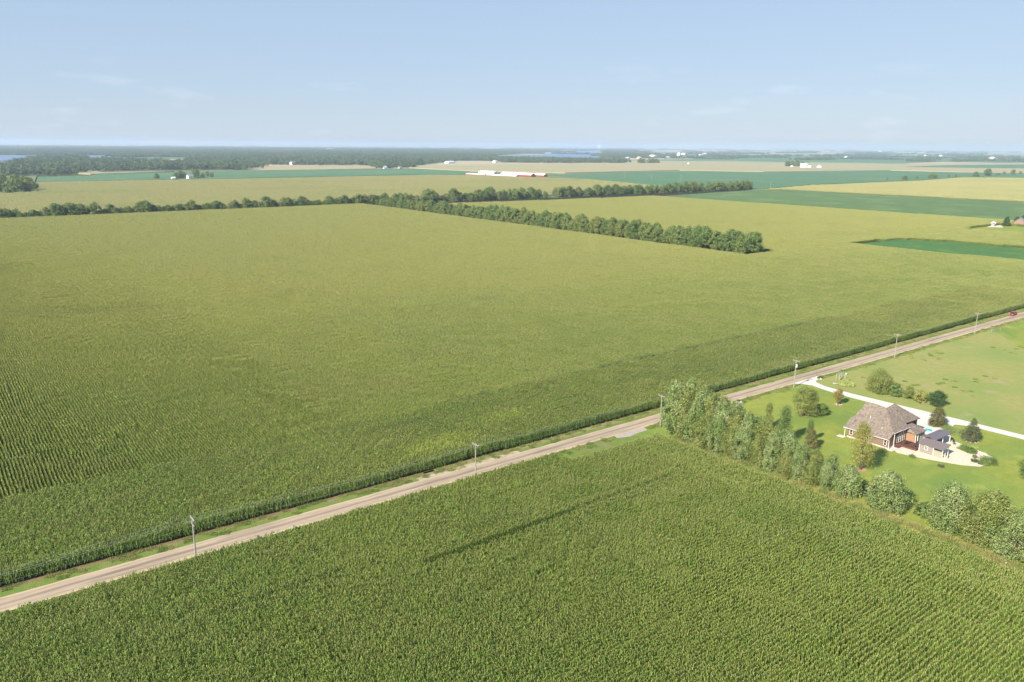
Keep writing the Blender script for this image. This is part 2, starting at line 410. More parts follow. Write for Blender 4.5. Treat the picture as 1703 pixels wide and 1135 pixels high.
def corn_patch(seed, gap=0.0, tass=1.0, nrow=8, tass_len=1.0, skiprows=(), spread=1.0, lean=0.0, hsd=0.2):
    r = random.Random(seed); mb = MB()
    rows = nrow
    for i in range(rows):
        if i in skiprows: continue
        y0 = (i + 0.5) * T / rows - T / 2
        x = -T / 2
        while x < T / 2:
            x += r.uniform(0.14, 0.22)
            if r.random() < gap: continue
            y = y0 + r.gauss(0, 0.045)
            H = r.gauss(2.35, hsd)
            az = r.gauss(math.pi / 2 - lean, 0.55)
            lx, ly = r.gauss(0, 0.05), r.gauss(0, 0.05)
            w = 0.018
            mb.face([(x - w, y, 0), (x + w, y, 0), (x + w * .6 + lx, y + ly, H), (x - w * .6 + lx, y + ly, H)], 2)
            nl = 9
            for k in range(nl):
                hb = 0.55 + (H - 0.65) * k / (nl - 1)
                d = az + (math.pi if k % 2 else 0) + r.gauss(0, 0.35)
                cx, cy = math.cos(d), math.sin(d); px, py = -cy, cx
                Ln = spread * r.uniform(0.62, 0.95) * (0.62 if k >= nl - 2 else 1.0); up = r.uniform(0.15, 0.38) * (1.3 if k >= nl - 3 else 1.0)
                ww = r.uniform(0.042, 0.062); tw = r.uniform(-0.3, 0.3)
                bx, by = x + lx * hb / H, y + ly * hb / H
                prof = [(0.0, 0.0, 0.7), (0.35, up, 1.0), (0.72, up * 0.75, 0.85), (1.0, up * 0.75 - r.uniform(0.2, 0.5), 0.12)]
                b = len(mb.v)
                for (q, zz, wf) in prof:
                    X, Y, Z = bx + cx * Ln * q * 0.8, by + cy * Ln * q * 0.8, hb + zz * 1.0
                    o = ww * wf
                    mb.v.append((X + px * o, Y + py * o, Z + tw * o)); mb.v.append((X - px * o, Y - py * o, Z - tw * o))
                for s in range(3):
                    mb.f.append((b + 2 * s, b + 2 * s + 1, b + 2 * s + 3, b + 2 * s + 2)); mb.m.append(0)
            if r.random() < tass:
                for k in range(4):
                    d = r.uniform(0, 6.28); t_ = r.uniform(0.05, 0.4) if k else 0.03
                    hh = r.uniform(0.24, 0.36) * tass_len; ww = 0.013
                    tx_, ty_ = lx + math.cos(d) * t_ * hh, ly + math.sin(d) * t_ * hh
                    a = d + 1.5
                    mb.face([(x + lx - ww * math.cos(a), y + ly - ww * math.sin(a), H - 0.02), (x + lx + ww * math.cos(a), y + ly + ww * math.sin(a), H - 0.02),
                             (x + tx_ + ww * math.cos(a), y + ty_ + ww * math.sin(a), H + hh), (x + tx_ - ww * math.cos(a), y + ty_ - ww * math.sin(a), H + hh)], 1)
    return mb
def corn_protos(base, n, mats, **kw):
    return [corn_patch(base + i, **kw).build('corn_patch', mats, 'nolink') for i in range(n)]
PA = corn_protos(10, 5, [M_leafA, M_tassel, M_stalk], gap=0.03)
PA += [corn_patch(21, skiprows=(3, 4)).build('corn_patch', [M_leafA, M_tassel, M_stalk], 'nolink'), corn_patch(22, skiprows=(4,)).build('corn_patch', [M_leafA, M_tassel, M_stalk], 'nolink')]
PM = [corn_patch(35 + i, gap=0.02, spread=0.76, lean=0.5, hsd=0.14).build('corn_patch', [M_leafR, M_tassel, M_stalk], 'nolink') for i in range(5)]
PR = [corn_patch(25 + i, gap=0.0, spread=0.54, lean=0.9, hsd=0.09).build('corn_patch', [M_leafR, M_tassel, M_stalk], 'nolink') for i in range(5)]
def fbm(x, y, s, o=0.0):
    return noise.noise((x * s, y * s, o)) + 0.5 * noise.noise((x * s * 2.1, y * s * 2.1, o + 7))
def corn_points(poly, rot90, nproto, seed, skip=None, hs=1.0, mx=1.12, wave=1.0, origin=(0.0, 155.0), tile=T, hvar=0.07):
    r = random.Random(seed); pts = []
    xs = [p[0] for p in poly]; ys = [p[1] for p in poly]
    ox, oy = origin
    i0, i1 = math.floor((min(xs) - ox) / tile), math.ceil((max(xs) - ox) / tile)
    j0, j1 = math.floor((min(ys) - oy) / tile), math.ceil((max(ys) - oy) / tile)
    for i in range(i0, i1):
        for j in range(j0, j1):
            x = ox + (i + 0.5) * tile; y = oy + (j + 0.5) * tile
            if not inpoly(x, y, poly) or not inview(x, y, mx): continue
            if skip and skip(x, y, r): continue
            q = fbm(x * 0.45, y * 1.3, 0.02, seed)
            h = hs * (1 + hvar * q + r.gauss(0, 0.015))
            rx = wave * 0.10 * fbm(x, y, 0.03, 11 + seed); ry = wave * 0.10 * fbm(x, y, 0.03, 31 + seed)
            rz = (math.pi / 2 if rot90 else 0) + (math.pi if r.random() < 0.5 else 0)
            dx = 0.22 * wave * fbm(x, y, 0.06, 51); 
            pts.append((x + (dx if rot90 else 0), y + (0 if rot90 else dx), 0.0, rx, ry, rz, tile / T * 1.01, tile / T * 1.01, h, r.randrange(nproto)))
    return pts
HEAD = 155.0 + 6 * T       # 191.6
XM = 91.4                  # 15 tiles
# field left of the parcel, main parcel (both: rows along X by the road, then rows along Y)
def sk_left(x, y, r):
    return False
left_head = corn_points([(-260, 155), (XM, 155), (XM, HEAD), (-260, HEAD)], False, 5, 1, hs=1.03)
left_rows = corn_points([(-400, HEAD), (XM, HEAD), (XM, 945), (-400, 945)], True, 5, 2, wave=1.6)
main_head = corn_points([(XM, 155), (474, 155), (474, HEAD), (XM, HEAD)], False, 5, 3, hs=1.02)
main_rows = corn_points([(XM, HEAD), (474, HEAD), (474, 945), (XM, 945)], True, 5, 4, hs=0.97)
main_rows = [(p[0], p[1] + 0.55, *p[2:]) for p in main_rows]
rb = random.Random(12)
def mixrows(pts):
    a, b_ = [], []
    for p in pts:
        pr_ = (150 - p[0]) / 130 + 0.2 * noise.noise((p[0] * .015, p[1] * .015, 4)) - max(0, (p[1] - 420) / 450) + rb.uniform(-.08, .08)
        if pr_ > 0.42: a.append(p)
        elif pr_ > 0.0: a.append((*p[:9], p[9] + 5))
        else: b_.append(p)
    return a, b_
l_open, l_closed = mixrows(left_rows); m_open, m_closed = mixrows(main_rows)
left_head = [(*p[:5], 1.5708, *p[6:9], 6) if (abs(p[0] - 79) < 3.2 and p[1] > 172) else p for p in left_head]
scatter('corn_crop', left_head, PA, 'dense mottled corn headland along the road at the left, rows parallel to the road', 'corn crop')
scatter('corn_crop', left_head[:0] + l_closed, PA, 'corn plants with closed rows in the field left of the parcel', 'corn crop')
scatter('corn_crop', l_open + m_open, PR + PM, 'dense green corn crop left of the parcel with rows running away from the road', 'corn crop')
scatter('corn_crop', main_head + m_closed, PA, 'big square field of tasselling corn filling the middle of the view', 'corn crop')
right_c = corn_points([(474, 155), (800, 155), (700, 240), (609, 221), (601, 350), (474, 350)], True, 5, 5, hs=0.96)
scatter('corn_crop', right_c, PA, 'corn crop beyond the end of the shelterbelt at the right', 'corn crop')
# foreground field, missing drill rows leave dark slots
fgp = [(-40, -20), (140.2, -20), (140.2, 136.5), (100, 142.0), (-40, 142.0)]
def sk_fg(x, y, r):
    return False
fg = corn_points(fgp, False, 5, 6, hs=0.98, mx=1.3, wave=1.3, origin=(0, 142.0 - 40 * T))
fgh = corn_points([(140.2, -20), (155.0, -20), (155.0, 131.5), (146, 134.5), (140.2, 136.5)], True, 5, 7, hs=1.0, mx=1.3, origin=(140.2 - 10 * T, 142.0 - 40 * T))
def slot(pts, x0, x1, y0, y1):
    return [p for p in pts if not (x0 < p[0] < x1 and y0 < p[1] < y1)]
def put_slot(pts, x0, x1, y0, idx, rot=0.0):
    return [(*p[:5], rot, *p[6:9], idx) if (x0 < p[0] < x1 and abs(p[1] - y0) <= T / 2) else p for p in pts]
fg = put_slot(fg, 68, 104, 114, 5); fg = put_slot(fg, 104, 133, 114, 6); fg = put_slot(fg, 30, 52, 122, 6)
fgm = [(*p[:9], p[9] if p[9] > 4 or fbm(p[0], p[1], .02, 3) + (p[0] - 95) / 70 < 0 else p[9] + 7) for p in fg]
PM2 = [corn_patch(45 + i, gap=0.02, spread=0.68, lean=0.6, hsd=0.14).build('corn_patch', [M_leafA, M_tassel, M_stalk], 'nolink') for i in range(5)]
scatter('corn_crop', fgm + fgh, PA + PM2, 'dark green corn crop in the foreground below the road', 'corn crop')
# ================================================================== FAR FIELDS
M_leafB = mat('ripe_corn_leaf', (0.37, 0.385, 0.125), 0.6, 0, 0.02, (0.41, 0.395, 0.15), 0.25, island=0.3, big=[(0.004, (0.32, 0.36, 0.11), 0.5, 0.65)], trans=0.15)
M_tasselB = mat('ripe_tassel', (0.52, 0.45, 0.22), 0.8, 0, 1.0, None, 0.1, island=0.2)
PB = corn_protos(40, 4, [M_leafB, M_tasselB, M_stalk], gap=0.03)
C_MID = [(475, 889), (575, 892), (686, 879), (825, 871), (930, 870), (945, 348), (935, 300), (866, 290), (815, 268), (905, 300), (905, 358), (805, 352), (817, 300), (745, 261), (699, 250), (696, 306), (675, 346), (600, 349), (485, 335), (475, 429)]
C_L1 = [(-40, 975), (470, 975), (620, 975), (1117, 966), (1140, 1014), (1206, 1185), (1256, 1357), (1223, 1489), (1174, 1707), (1051, 1767), (594, 1758), (211, 1784), (168, 1436), (119, 1410), (-40, 1165)]
C_R3 = [(1253, 893), (1481, 946), (1707, 944), (1909, 939), (2236, 990), (2466, 805), (1316, 425), (1294, 662), (1291, 860)]
C_CRK = [(520, 893), (1230, 905), (1160, 925), (620, 935)]
struct('field_soil', MB().sheet(C_MID, 0.012).sheet(C_L1, 0.012).sheet(C_R3, 0.012), M_soil)
hedgefree = lambda x, y, r: (472 < x < 512 and 340 < y < 960)
scatter('corn_crop', corn_points(C_MID, True, 5, 8, hs=0.95, skip=hedgefree), PA, 'corn crop between the shelterbelt and the bright green soybean strip', 'corn crop')
scatter('corn_crop', corn_points(C_L1, False, 4, 9, mx=1.06, tile=T * 1.5), PB, 'paler ripening corn crop beyond the creek trees, in front of the red barns', 'corn crop')
scatter('corn_crop', corn_points(C_R3, True, 4, 10, mx=1.06, tile=T * 1.5), PB, 'pale ripening corn crop beyond the soybeans at the right edge', 'corn crop')

M_soy = mat('soybean', (0.10, 0.168, 0.055), 0.85, 0.10, 0.03, (0.12, 0.185, 0.062), 0.1, big=[(0.02, (0.16, 0.23, 0.085), 0.5, 0.7)], bump=0.5, bscale=1.2)
M_soy2 = mat('soybean_far', (0.085, 0.175, 0.08), 0.85, 0.08, 0.01, (0.10, 0.19, 0.09), 0.1, big=[(0.006, (0.13, 0.205, 0.095), 0.5, 0.7)])
M_soyn = mat('soybean_near', (0.062, 0.15, 0.038), 0.85, 0.14, 0.06, (0.085, 0.17, 0.043), 0.1, big=[(0.05, (0.12, 0.20, 0.04), 0.56, 0.7)], bump=0.5, bscale=2)
M_tan2 = mat('ripe_corn_far', (0.38, 0.315, 0.175), 0.9, 0.08, 0.006, (0.35, 0.315, 0.165), 0.1, big=[(0.004, (0.32, 0.32, 0.15), 0.5, 0.65)])
M_mid = mat('green_corn_far', (0.17, 0.19, 0.07), 0.9, 0.08, 0.006, (0.2, 0.2, 0.08), 0.1)
M_water = bpy.data.materials.new('lake_water'); M_water.use_nodes = True
p = M_water.node_tree.nodes['Principled BSDF']; p.inputs['Base Color'].default_value = (0.10, 0.18, 0.27, 1); p.inputs['Roughness'].default_value = 0.35; p.inputs['Specular IOR Level'].default_value = 0.5
FIELDS = [
    ('soybean_field', M_soy, 0.90, [(933, 866), (1092, 888), (1229, 905), (1298, 877), (1303, 667), (1328, 428), (947, 298), (947, 348)]),
    ('soybean_field', M_soy2, 0.90, [(1342, 1646), (1622, 1715), (2023, 1774), (2157, 1550), (2733, 1451), (2771, 1229), (3016, 987), (2569, 839), (2330, 1032), (1985, 976), (1772, 981), (1535, 981), (1297, 925), (1162, 982), (1174, 1048), (1251, 1229), (1305, 1410)]),
    ('ripe_corn_field', M_tan2, 2.30, [(1502, 2567), (1993, 2680), (2317, 2678), (3204, 3109), (3448, 2481), (3861, 1995), (5591, 1840), (3035, 994), (2790, 1238), (2756, 1464), (2170, 1559), (2037, 1786), (1513, 1748), (1369, 1990), (1365, 2372)]),
    ('soybean_field', M_soy2, 2.60, [(3255, 1680), (3839, 1760), (4838, 1590), (3649, 1197), (3365, 1495)]),
    ('soybean_field', M_soy2, 1.2, [(3762, 3211), (4657, 3920), (7171, 4294), (6656, 3200), (5790, 2427), (4170, 2156), (3765, 2596)]),
    ('soybean_field', M_soy2, 1.2, [(6560, 4660), (9265, 4392), (7682, 3640), (6244, 4435)]),
    ('soybean_field', M_soy2, 1.4, [(8320, 3712), (12939, 4273), (9089, 2999), (7230, 3225)]),
    ('soybean_field', M_soy2, 0.90, [(219, 1848), (251, 2108), (364, 2091), (399, 2250), (595, 2283), (802, 2270), (1073, 2301), (1355, 2339), (1360, 2004), (1194, 1791), (1095, 1840), (616, 1825), (369, 1832)]),
    ('ripe_corn_field', M_tan2, 2.30, [(1018, 2758), (1280, 2745), (1334, 2546), (1217, 2323), (1065, 2306), (844, 2294)]),
    ('ripe_corn_field', M_tan2, 2.40, [(730, 3192), (830, 3608), (1008, 3617), (874, 3140)]),
    ('green_corn_field', M_mid, 2.40, [(13, 2222), (250, 2103), (358, 2115), (360, 2100), (253, 2112), (217, 1850), (12, 2078)]),
    ('ripe_corn_field', M_tan2, 2.30, [(362, 2270), (438, 2502), (421, 2291), (603, 2313), (376, 2193)]),
    ('soybean_field', M_soyn, 0.80, [(605, 347), (675, 344), (696, 306), (699, 244), (609, 221), (603, 230)]),
    ('farmyard_grass', M_lawn, 0.1, [(805, 353), (880, 360), (915, 358), (915, 300), (810, 270), (817, 300)]),
    ('lake', M_water, 0.40, [(-40, 3607), (335, 3802), (491, 4150), (565, 4617), (933, 4870), (1126, 5274), (860, 5515), (495, 5562), (-58, 5778)]),
    ('lake', M_water, 0.40, [(2940, 4076), (3833, 4998), (4173, 5122), (4866, 5929), (7459, 8628), (9101, 9783), (6724, 7123), (4360, 4597), (3371, 3648), (2847, 3494), (2664, 3636)]),
]
for nm, m_, hh, poly in FIELDS:
    struct(nm, MB().prism(poly, -0.5, hh), m_)
struct('dirt_yard', MB().sheet([(862, 352), (885, 357), (895, 352), (872, 340)], 0.3), M_patio)
struct('grass_waterway', MB().sheet([(503, 346), (560, 350), (600, 350), (601, 356), (560, 355), (505, 356)], 0.05), M_verge)
# patchwork of sections out to the horizon
r = random.Random(5)
pm = [mat('far_soybean', (0.09, 0.18, 0.09), 0.9), mat('far_corn', (0.42, 0.36, 0.21), 0.9), mat('far_corn_pale', (0.52, 0.41, 0.28), 0.9), mat('far_pasture', (0.25, 0.27, 0.14), 0.9)]
mb = MB()
for i in range(-2, 44):
    for j in range(-12, 46):
        X0, Y0 = i * 805 + 70, j * 805 + 150
        cxx, cyy = X0 + 400, Y0 + 400
        if not inview(cxx, cyy, 1.15): continue
        dd = math.hypot(cxx, cyy)
        if dd < 2300 or dd > 34000: continue
        n_ = r.choice((1, 2, 2, 3)); ax = r.random() < 0.5
        for k in range(n_):
            a, b_ = k / n_, (k + 1) / n_
            mi = r.choice((0, 0, 1, 1, 2, 3))
            if ax: xa, xb, ya, yb = X0 + 5, X0 + 800, Y0 + 5 + 795 * a, Y0 + 5 + 795 * b_
            else: xa, xb, ya, yb = X0 + 5 + 795 * a, X0 + 5 + 795 * b_, Y0 + 5, Y0 + 800
            mb.sheet([(xa, ya), (xb, ya), (xb, yb), (xa, yb)], 0.06, mi)
struct('farmland', mb, pm)

# ================================================================== TREES
def leaf_mat(nm, c, c2, isl=0.35, tr=0.25, rough=0.55):
    return mat(nm, c, rough, 0, 0.25, c2, 0.3, island=isl, trans=tr * .7, big=[(0.5, tuple(x * 0.72 for x in c), 0.5, 0.66)])
M_bark = mat('bark', (0.16, 0.12, 0.085), 0.9, 0.2, 2.0, (0.22, 0.18, 0.13))
L_silver = leaf_mat('leaf_silver_green', (0.18, 0.255, 0.065), (0.32, 0.38, 0.15), 0.45)
L_olive = leaf_mat('leaf_olive', (0.18, 0.225, 0.05), (0.29, 0.315, 0.09), 0.4)
L_green = leaf_mat('leaf_green', (0.125, 0.2, 0.048), (0.18, 0.25, 0.066), 0.4)
L_dark = leaf_mat('leaf_dark', (0.055, 0.11, 0.035), (0.085, 0.14, 0.045), 0.35)
L_yellow = leaf_mat('leaf_yellow', (0.36, 0.33, 0.075), (0.28, 0.31, 0.075), 0.35)
L_red = leaf_mat('leaf_russet', (0.205, 0.165, 0.06), (0.16, 0.185, 0.055), 0.4)
L_orange = leaf_mat('leaf_orange', (0.33, 0.24, 0.065), (0.2, 0.25, 0.06), 0.4)
L_brown = leaf_mat('leaf_bronze', (0.145, 0.14, 0.05), (0.17, 0.18, 0.06), 0.4)
L_spruce = leaf_mat('needle_green', (0.1, 0.125, 0.055), (0.15, 0.16, 0.075), 0.35, 0.1)
L_lime = leaf_mat('leaf_lime', (0.42, 0.5, 0.14), (0.34, 0.44, 0.1), 0.3)
L_hedge = leaf_mat('leaf_hedgerow', (0.16, 0.225, 0.055), (0.245, 0.3, 0.085), 0.4)
L_wood = leaf_mat('leaf_woodland', (0.055, 0.098, 0.048), (0.1, 0.145, 0.06), 0.4, 0.1)
L_wood = mat('leaf_woodland_sun_shade', (0.05, 0.09, 0.045), 0.6, 0, 0.035, (0.135, 0.175, 0.07), 0.2, island=0.45, big=[(0.008, (0.10, 0.15, 0.055), 0.5, 0.6), (0.05, (0.04, 0.075, 0.045), 0.54, 0.62)])  # pale and dark noise patches paint sunlit and shaded crowns into the leaf colour
L_grey = leaf_mat('leaf_grey_brush', (0.16, 0.15, 0.09), (0.12, 0.14, 0.06), 0.3)

def envelope(kind, t):
    """crown radius fraction at height fraction t in the crown"""
    if kind == 'round': return math.sqrt(max(0, 1 - (2 * t - 0.85) ** 2 / 1.33)) if t > 0 else 0
    if kind == 'oval': return (math.sin(math.pi * min(1, t * 0.92 + 0.06))) ** 0.65
    if kind == 'poplar': return min(1, 0.55 + t * 1.2) * (1 - t) ** 0.55 * 1.1
    if kind == 'cone': return (1 - t) ** 0.8 * min(1, 0.6 + t * 5)
    if kind == 'bush': return (1 - t ** 2.4) ** 0.5 * min(1, 0.82 + t)
    if kind == 'pyramid': return (1 - t) ** 0.6 * min(1, 0.75 + t * 3)
    return 1
def tree_meshes(seed, H, rad, kind, nclump, nleaf, lsize, base=0.12, crad=0.16, droop=0.0, lobes=4, trunk_r=None, shoot=1.0, rag=0.0):
    r = random.Random(seed); tr = MB(); cr_ = MB()
    z0 = H * base; ch = H - z0
    tr_r = trunk_r or max(0.05, H * 0.016)
    bend = (r.uniform(-.03, .03) * H, r.uniform(-.03, .03) * H)
    top = H * (0.9 if kind in ('poplar', 'cone', 'pyramid') else 0.7)
    def axis(z): q = z / H; return Vector((bend[0] * q * q, bend[1] * q * q, z))
    tr.tube([axis(top * k / 6) for k in range(7)], [tr_r * (1.25 if k == 0 else 1 - 0.14 * k) for k in range(7)], 7)
    lob = [(r.uniform(0, 6.28), r.uniform(0.10, 0.26), r.randint(2, 4)) for _ in range(lobes)]
    cs = []
    for i in range(nclump):
        t_ = r.random() ** (0.9 if kind in ('poplar', 'oval', 'round') else 1.25)
        a = r.uniform(0, 2 * math.pi)
        e_ = envelope(kind, t_) * rad
        e_ *= 1 + sum(am * math.sin(k * a + ph + t_ * 5) for ph, am, k in lob) * 0.6
        q = (r.random() ** 0.45)
        q = 0.25 + 0.75 * q
        c = axis(z0 + ch * t_) + Vector((math.cos(a) * e_ * q, math.sin(a) * e_ * q, -droop * q * e_ + r.uniform(-.03, .03) * H))
        if rag:
            g_ = noise.noise((c.x / rad * 1.3 + seed, c.y / rad * 1.3, seed * .7)); c.z *= 1 + rag * g_; c.x *= 1 + rag * .8 * noise.noise((c.z / H * 3, seed, 1)); c.y *= 1 + rag * .6 * noise.noise((c.z / H * 3, seed, 5))
        c.z = max(c.z, lsize)
        cs.append((c, t_, a))
    # limbs to some of the clump centres
    for i, (c, t_, a) in enumerate(cs[:max(8, nclump // 4)]):
        zb = max(0.08 * H, min(top * 0.92, c.z * (0.55 if kind not in ('cone',) else 0.95)))
        s = axis(zb); mid = s.lerp(c, 0.5) + Vector((0, 0, 0.06 * (c - s).length))
        tr.tube([s, mid, c], [tr_r * 0.42, tr_r * 0.24, tr_r * 0.08], 4, cap=False)
    for (c, t_, a) in cs:
        R_ = rad * crad * r.uniform(0.7, 1.35) * (1.0 if kind not in ('poplar', 'cone') else 1.15)
        if kind == 'cone': R_ *= 0.5 + 0.7 * (1 - t_)
        out = Vector((math.cos(a), math.sin(a), 0.5))
        for k in range(nleaf):
            d = Vector((r.gauss(0, 1), r.gauss(0, 1), r.gauss(0, 0.85 if kind != 'poplar' else 1.3)))
            if d.length > 2.4: continue
            d.z *= shoot; d.x *= (1 / shoot) ** .4; d.y *= (1 / shoot) ** .4
            p_ = c + d * R_ * 0.62
            if p_.z < 0.05: p_.z = r.uniform(0.05, 0.3)
            nrm = (d.normalized() * 0.7 + out * 0.45 + Vector((r.gauss(0, .55), r.gauss(0, .55), r.gauss(0.25, .55)))).normalized()
            u = nrm.cross(Vector((0, 0, 1)) if abs(nrm.z) < .9 else Vector((1, 0, 0))).normalized(); w = nrm.cross(u)
            an = r.uniform(0, 3.14); u, w = u * math.cos(an) + w * math.sin(an), w * math.cos(an) - u * math.sin(an)
            s1 = lsize * r.uniform(0.6, 1.3); s2 = s1 * r.uniform(0.4, 0.7)
            cr_.face([p_ - u * s1, p_ - w * s2 + nrm * s1 * .15, p_ + u * s1, p_ + w * s2 + nrm * s1 * .15])
    return tr, cr_
def make_tree(name, seed, H, rad, kind, m_, nclump=90, nleaf=70, lsize=0.2, link=True, **kw):
    a, b_ = tree_meshes(seed, H, rad, kind, nclump, nleaf, lsize, **kw)
    o = empty(name, (0, 0, 0))
    a.build('trunk', M_bark, o, smooth=True); b_.build('crown', m_, o)
    return o
def place(o, x, y, s=1.0, rz=0.0, sz=None, z=0.0):
    o.location = (x, y, z); o.scale = (s, s, sz or s); o.rotation_euler = (0, 0, rz); return o

ORD = ['first', 'second', 'third', 'fourth', 'fifth', 'sixth', 'seventh', 'eighth', 'ninth', 'tenth', 'eleventh', 'twelfth', 'thirteenth', 'fourteenth', 'fifteenth', 'sixteenth', 'seventeenth', 'eighteenth', 'nineteenth', 'twentieth']
# ---- windbreak between the foreground corn and the house lawn
wkinds = [('silver', L_silver, 'oval', 'silvery green'), ('olive', L_olive, 'poplar', 'olive green'), ('silver2', L_silver, 'bush', 'bushy silvery'), ('green', L_olive, 'oval', 'broad olive')]
wproto = []
for i in range(6):
    k = wkinds[i % 4]
    wproto.append((make_tree('windbreak_tree', 100 + i, 10.0, 3.9 if k[2] == 'oval' else 3.5, k[2], k[1], 230, 60, 0.19, base=0.0, crad=0.21, shoot=1.5, rag=0.3), k[3]))
used = set()
# front row (nearest the corn), middle row, lawn row : (x, y, height)
rows = {
 'corn side': [(160.8, 138, 10.5), (160.3, 134, 9), (160.0, 130, 10), (159.6, 126, 9.0), (159.6, 122, 9.6), (159.5, 118, 8.4), (159.6, 114, 9.2), (159.8, 110, 8.5), (160.1, 106, 8.6), (160.4, 102, 7.4), (160.5, 98.4, 7.6), (160.6, 95.2, 7.2), (161.2, 92.0, 6.8)],
 'middle': [(164.5, 140, 12), (164.3, 136, 12.8), (164.2, 132, 12), (164.0, 128, 12.2), (163.9, 124, 11), (164.0, 120, 11.4), (164.3, 116, 10.6), (164.5, 112, 10.8), (164.4, 108, 9.4), (164.4, 104, 9.2), (164.4, 100, 8.2), (164.4, 97, 8.0), (164.6, 93.2, 7.2)],
 'lawn side': [(168.4, 139, 12.2), (168.5, 135, 12), (168.3, 131, 11.6), (168.2, 127, 11.4), (168.0, 123, 10.2), (168.0, 119, 10.4), (167.8, 115, 9.6), (167.8, 111, 9.0), (167.6, 107, 8.6)],
}
r = random.Random(8)
bigc = 0
for rn in rows:
    for i, (x, y, hh) in enumerate(rows[rn]):
        hh *= 0.97 if y > 122 else 0.86
        pi = (i + (2 if rn == 'middle' else 4 if rn == 'lawn side' else 0)) % 6 if r.random() < 0.7 else r.randrange(6)
        src, look = wproto[pi]
        o = src if pi not in used else copy_tree(src); used.add(pi)
        place(o, x + r.uniform(-.4, .4), y + r.uniform(-.4, .4), hh / 10.0 * r.uniform(0.95, 1.05), r.uniform(0, 6.28), hh / 10.0)
        tag(o, '%s windbreak tree, %s from the road in the %s row' % (look, ORD[i], rn), 'tree', 'trees of the dense windbreak beside the foreground corn')
# detached round clumps further along
def clump(seed, x, y, H, rad, m_, label, group=None, rz=0.0, **kw):
    o = make_tree(kw.pop('name', 'shrub_willow'), seed, H, rad, 'bush', m_, kw.pop('nc', 300), kw.pop('nl', 58), kw.pop('ls', 0.17), base=0.03, crad=kw.pop('crad', 0.17), shoot=1.25, **kw)
    place(o, x, y, 1, rz); tag(o, label, 'tree', group)
    return o
clump(201, 162.3, 87.4, 6.6, 3.3, L_silver, 'small silvery round willow clump just past the end of the dense windbreak')
clump(202, 163.0, 78.4, 8.0, 4.4, L_silver, 'broad silvery dome shaped willow standing alone between two gaps')
clump(203, 164.2, 65.4, 9.2, 4.7, L_silver, 'tall rounded willow at the near end of the lower right clump', nc=380)
clump(204, 165.0, 58.6, 9.8, 5.3, L_olive, 'olive rounded willow in the middle of the lower right clump', nc=380)
clump(205, 163.8, 52.4, 8.8, 5.0, L_silver, 'pale willow towards the right end of the lower right clump', nc=240)
clump(206, 163.6, 46.4, 7.6, 4.6, L_olive, 'last willow of the lower right clump, cut by the right edge')
clump(207, 163.8, 40.0, 6.0, 3.6, L_silver, 'willow beyond the right edge of the frame below the lawn')
clump(209, 165.6, 71.6, 3.0, 1.8, L_green, 'dark low thicket in the shade right of the broad silvery willow', name='brush', nc=80, nl=50)
clump(208, 166.0, 83.4, 2.4, 1.3, L_grey, 'low brown brush between the small and the broad willow', name='brush', nc=60, nl=50)

# ---- yard trees
def yard(name, seed, x, y, H, rad, kind, m_, label, nc=150, nl=60, ls=0.13, cat='tree', **kw):
    o = make_tree(name, seed, H, rad, kind, m_, nc, nl, ls, **kw); place(o, x, y); tag(o, label, cat); return o
yard('young_poplar', 301, 185.3, 124.8, 7.2, 1.25, 'poplar', L_olive, 'slim yellowish young poplar on the lawn behind the windbreak', 110, 50, base=0.1, crad=0.34)
yard('poplar_tree', 302, 178.4, 115.3, 9.8, 2.2, 'poplar', L_green, 'tall green poplar on the lawn throwing a long shadow', 150, 60, base=0.12, crad=0.3)
yard('maple_tree', 303, 181.4, 108.8, 4.9, 1.7, 'pyramid', L_red, 'small russet maple on the lawn between the poplar and the house', 110, 55, 0.12, base=0.12, crad=0.3)
yard('young_poplar', 304, 184.8, 111.6, 6.3, 1.0, 'poplar', L_green, 'thin green poplar sapling right behind the russet maple', 80, 45, 0.12, base=0.15, crad=0.34)
yard('oak_tree', 305, 203.4, 125.2, 8.0, 3.6, 'round', L_olive, 'broad olive tree with a mulch ring in the middle of the front lawn', 200, 62, 0.15, base=0.12, crad=0.24)
yard('small_dark_tree', 306, 208.2, 122.4, 3.2, 1.9, 'bush', L_green, 'low dark tree tucked against the right side of the broad olive tree', 90, 55, 0.13, base=0.1)
yard('maple_tree', 307, 220.8, 125.0, 4.9, 1.35, 'oval', L_orange, 'small orange tinged maple beside the driveway with a stone ring', 80, 50, 0.12, base=0.22, crad=0.3)
yard('birch_tree', 308, 178.4, 93.3, 11.8, 3.3, 'poplar', L_yellow, 'tall yellowing birch with a mulch ring in front of the house', 210, 52, 0.13, base=0.16, crad=0.24)
yard('spruce_tree', 309, 221.2, 86.2, 6.3, 2.4, 'cone', L_spruce, 'cone shaped spruce with a rock ring to the right of the house', 190, 60, 0.11, base=0.08, crad=0.2)
yard('spruce_tree', 310, 226.1, 97.6, 5.2, 2.6, 'pyramid', L_brown, 'bushy bronze evergreen between the drive and the gravel pad', 190, 60, 0.12, base=0.08, crad=0.22)
yard('willow_tree', 311, 243.9, 124.5, 7.0, 3.9, 'round', L_olive, 'weeping willow beyond the driveway, tallest of its row', 210, 62, 0.14, base=0.06, crad=0.24, droop=0.25)
yard('small_tree', 312, 243.6, 119.3, 4.0, 2.2, 'bush', L_green, 'round green bush immediately right of the weeping willow', 110, 55, 0.13, base=0.08)
yard('small_tree', 313, 244.4, 115.0, 3.6, 1.9, 'oval', L_olive, 'sparse multi stemmed bush in the middle of the row beyond the drive', 70, 50, 0.13, base=0.12, crad=0.3)
yard('small_tree', 314, 244.4, 111.2, 3.4, 2.2, 'bush', L_yellow, 'yellow green bush beside the dark round tree beyond the drive', 100, 50, 0.13, base=0.08)
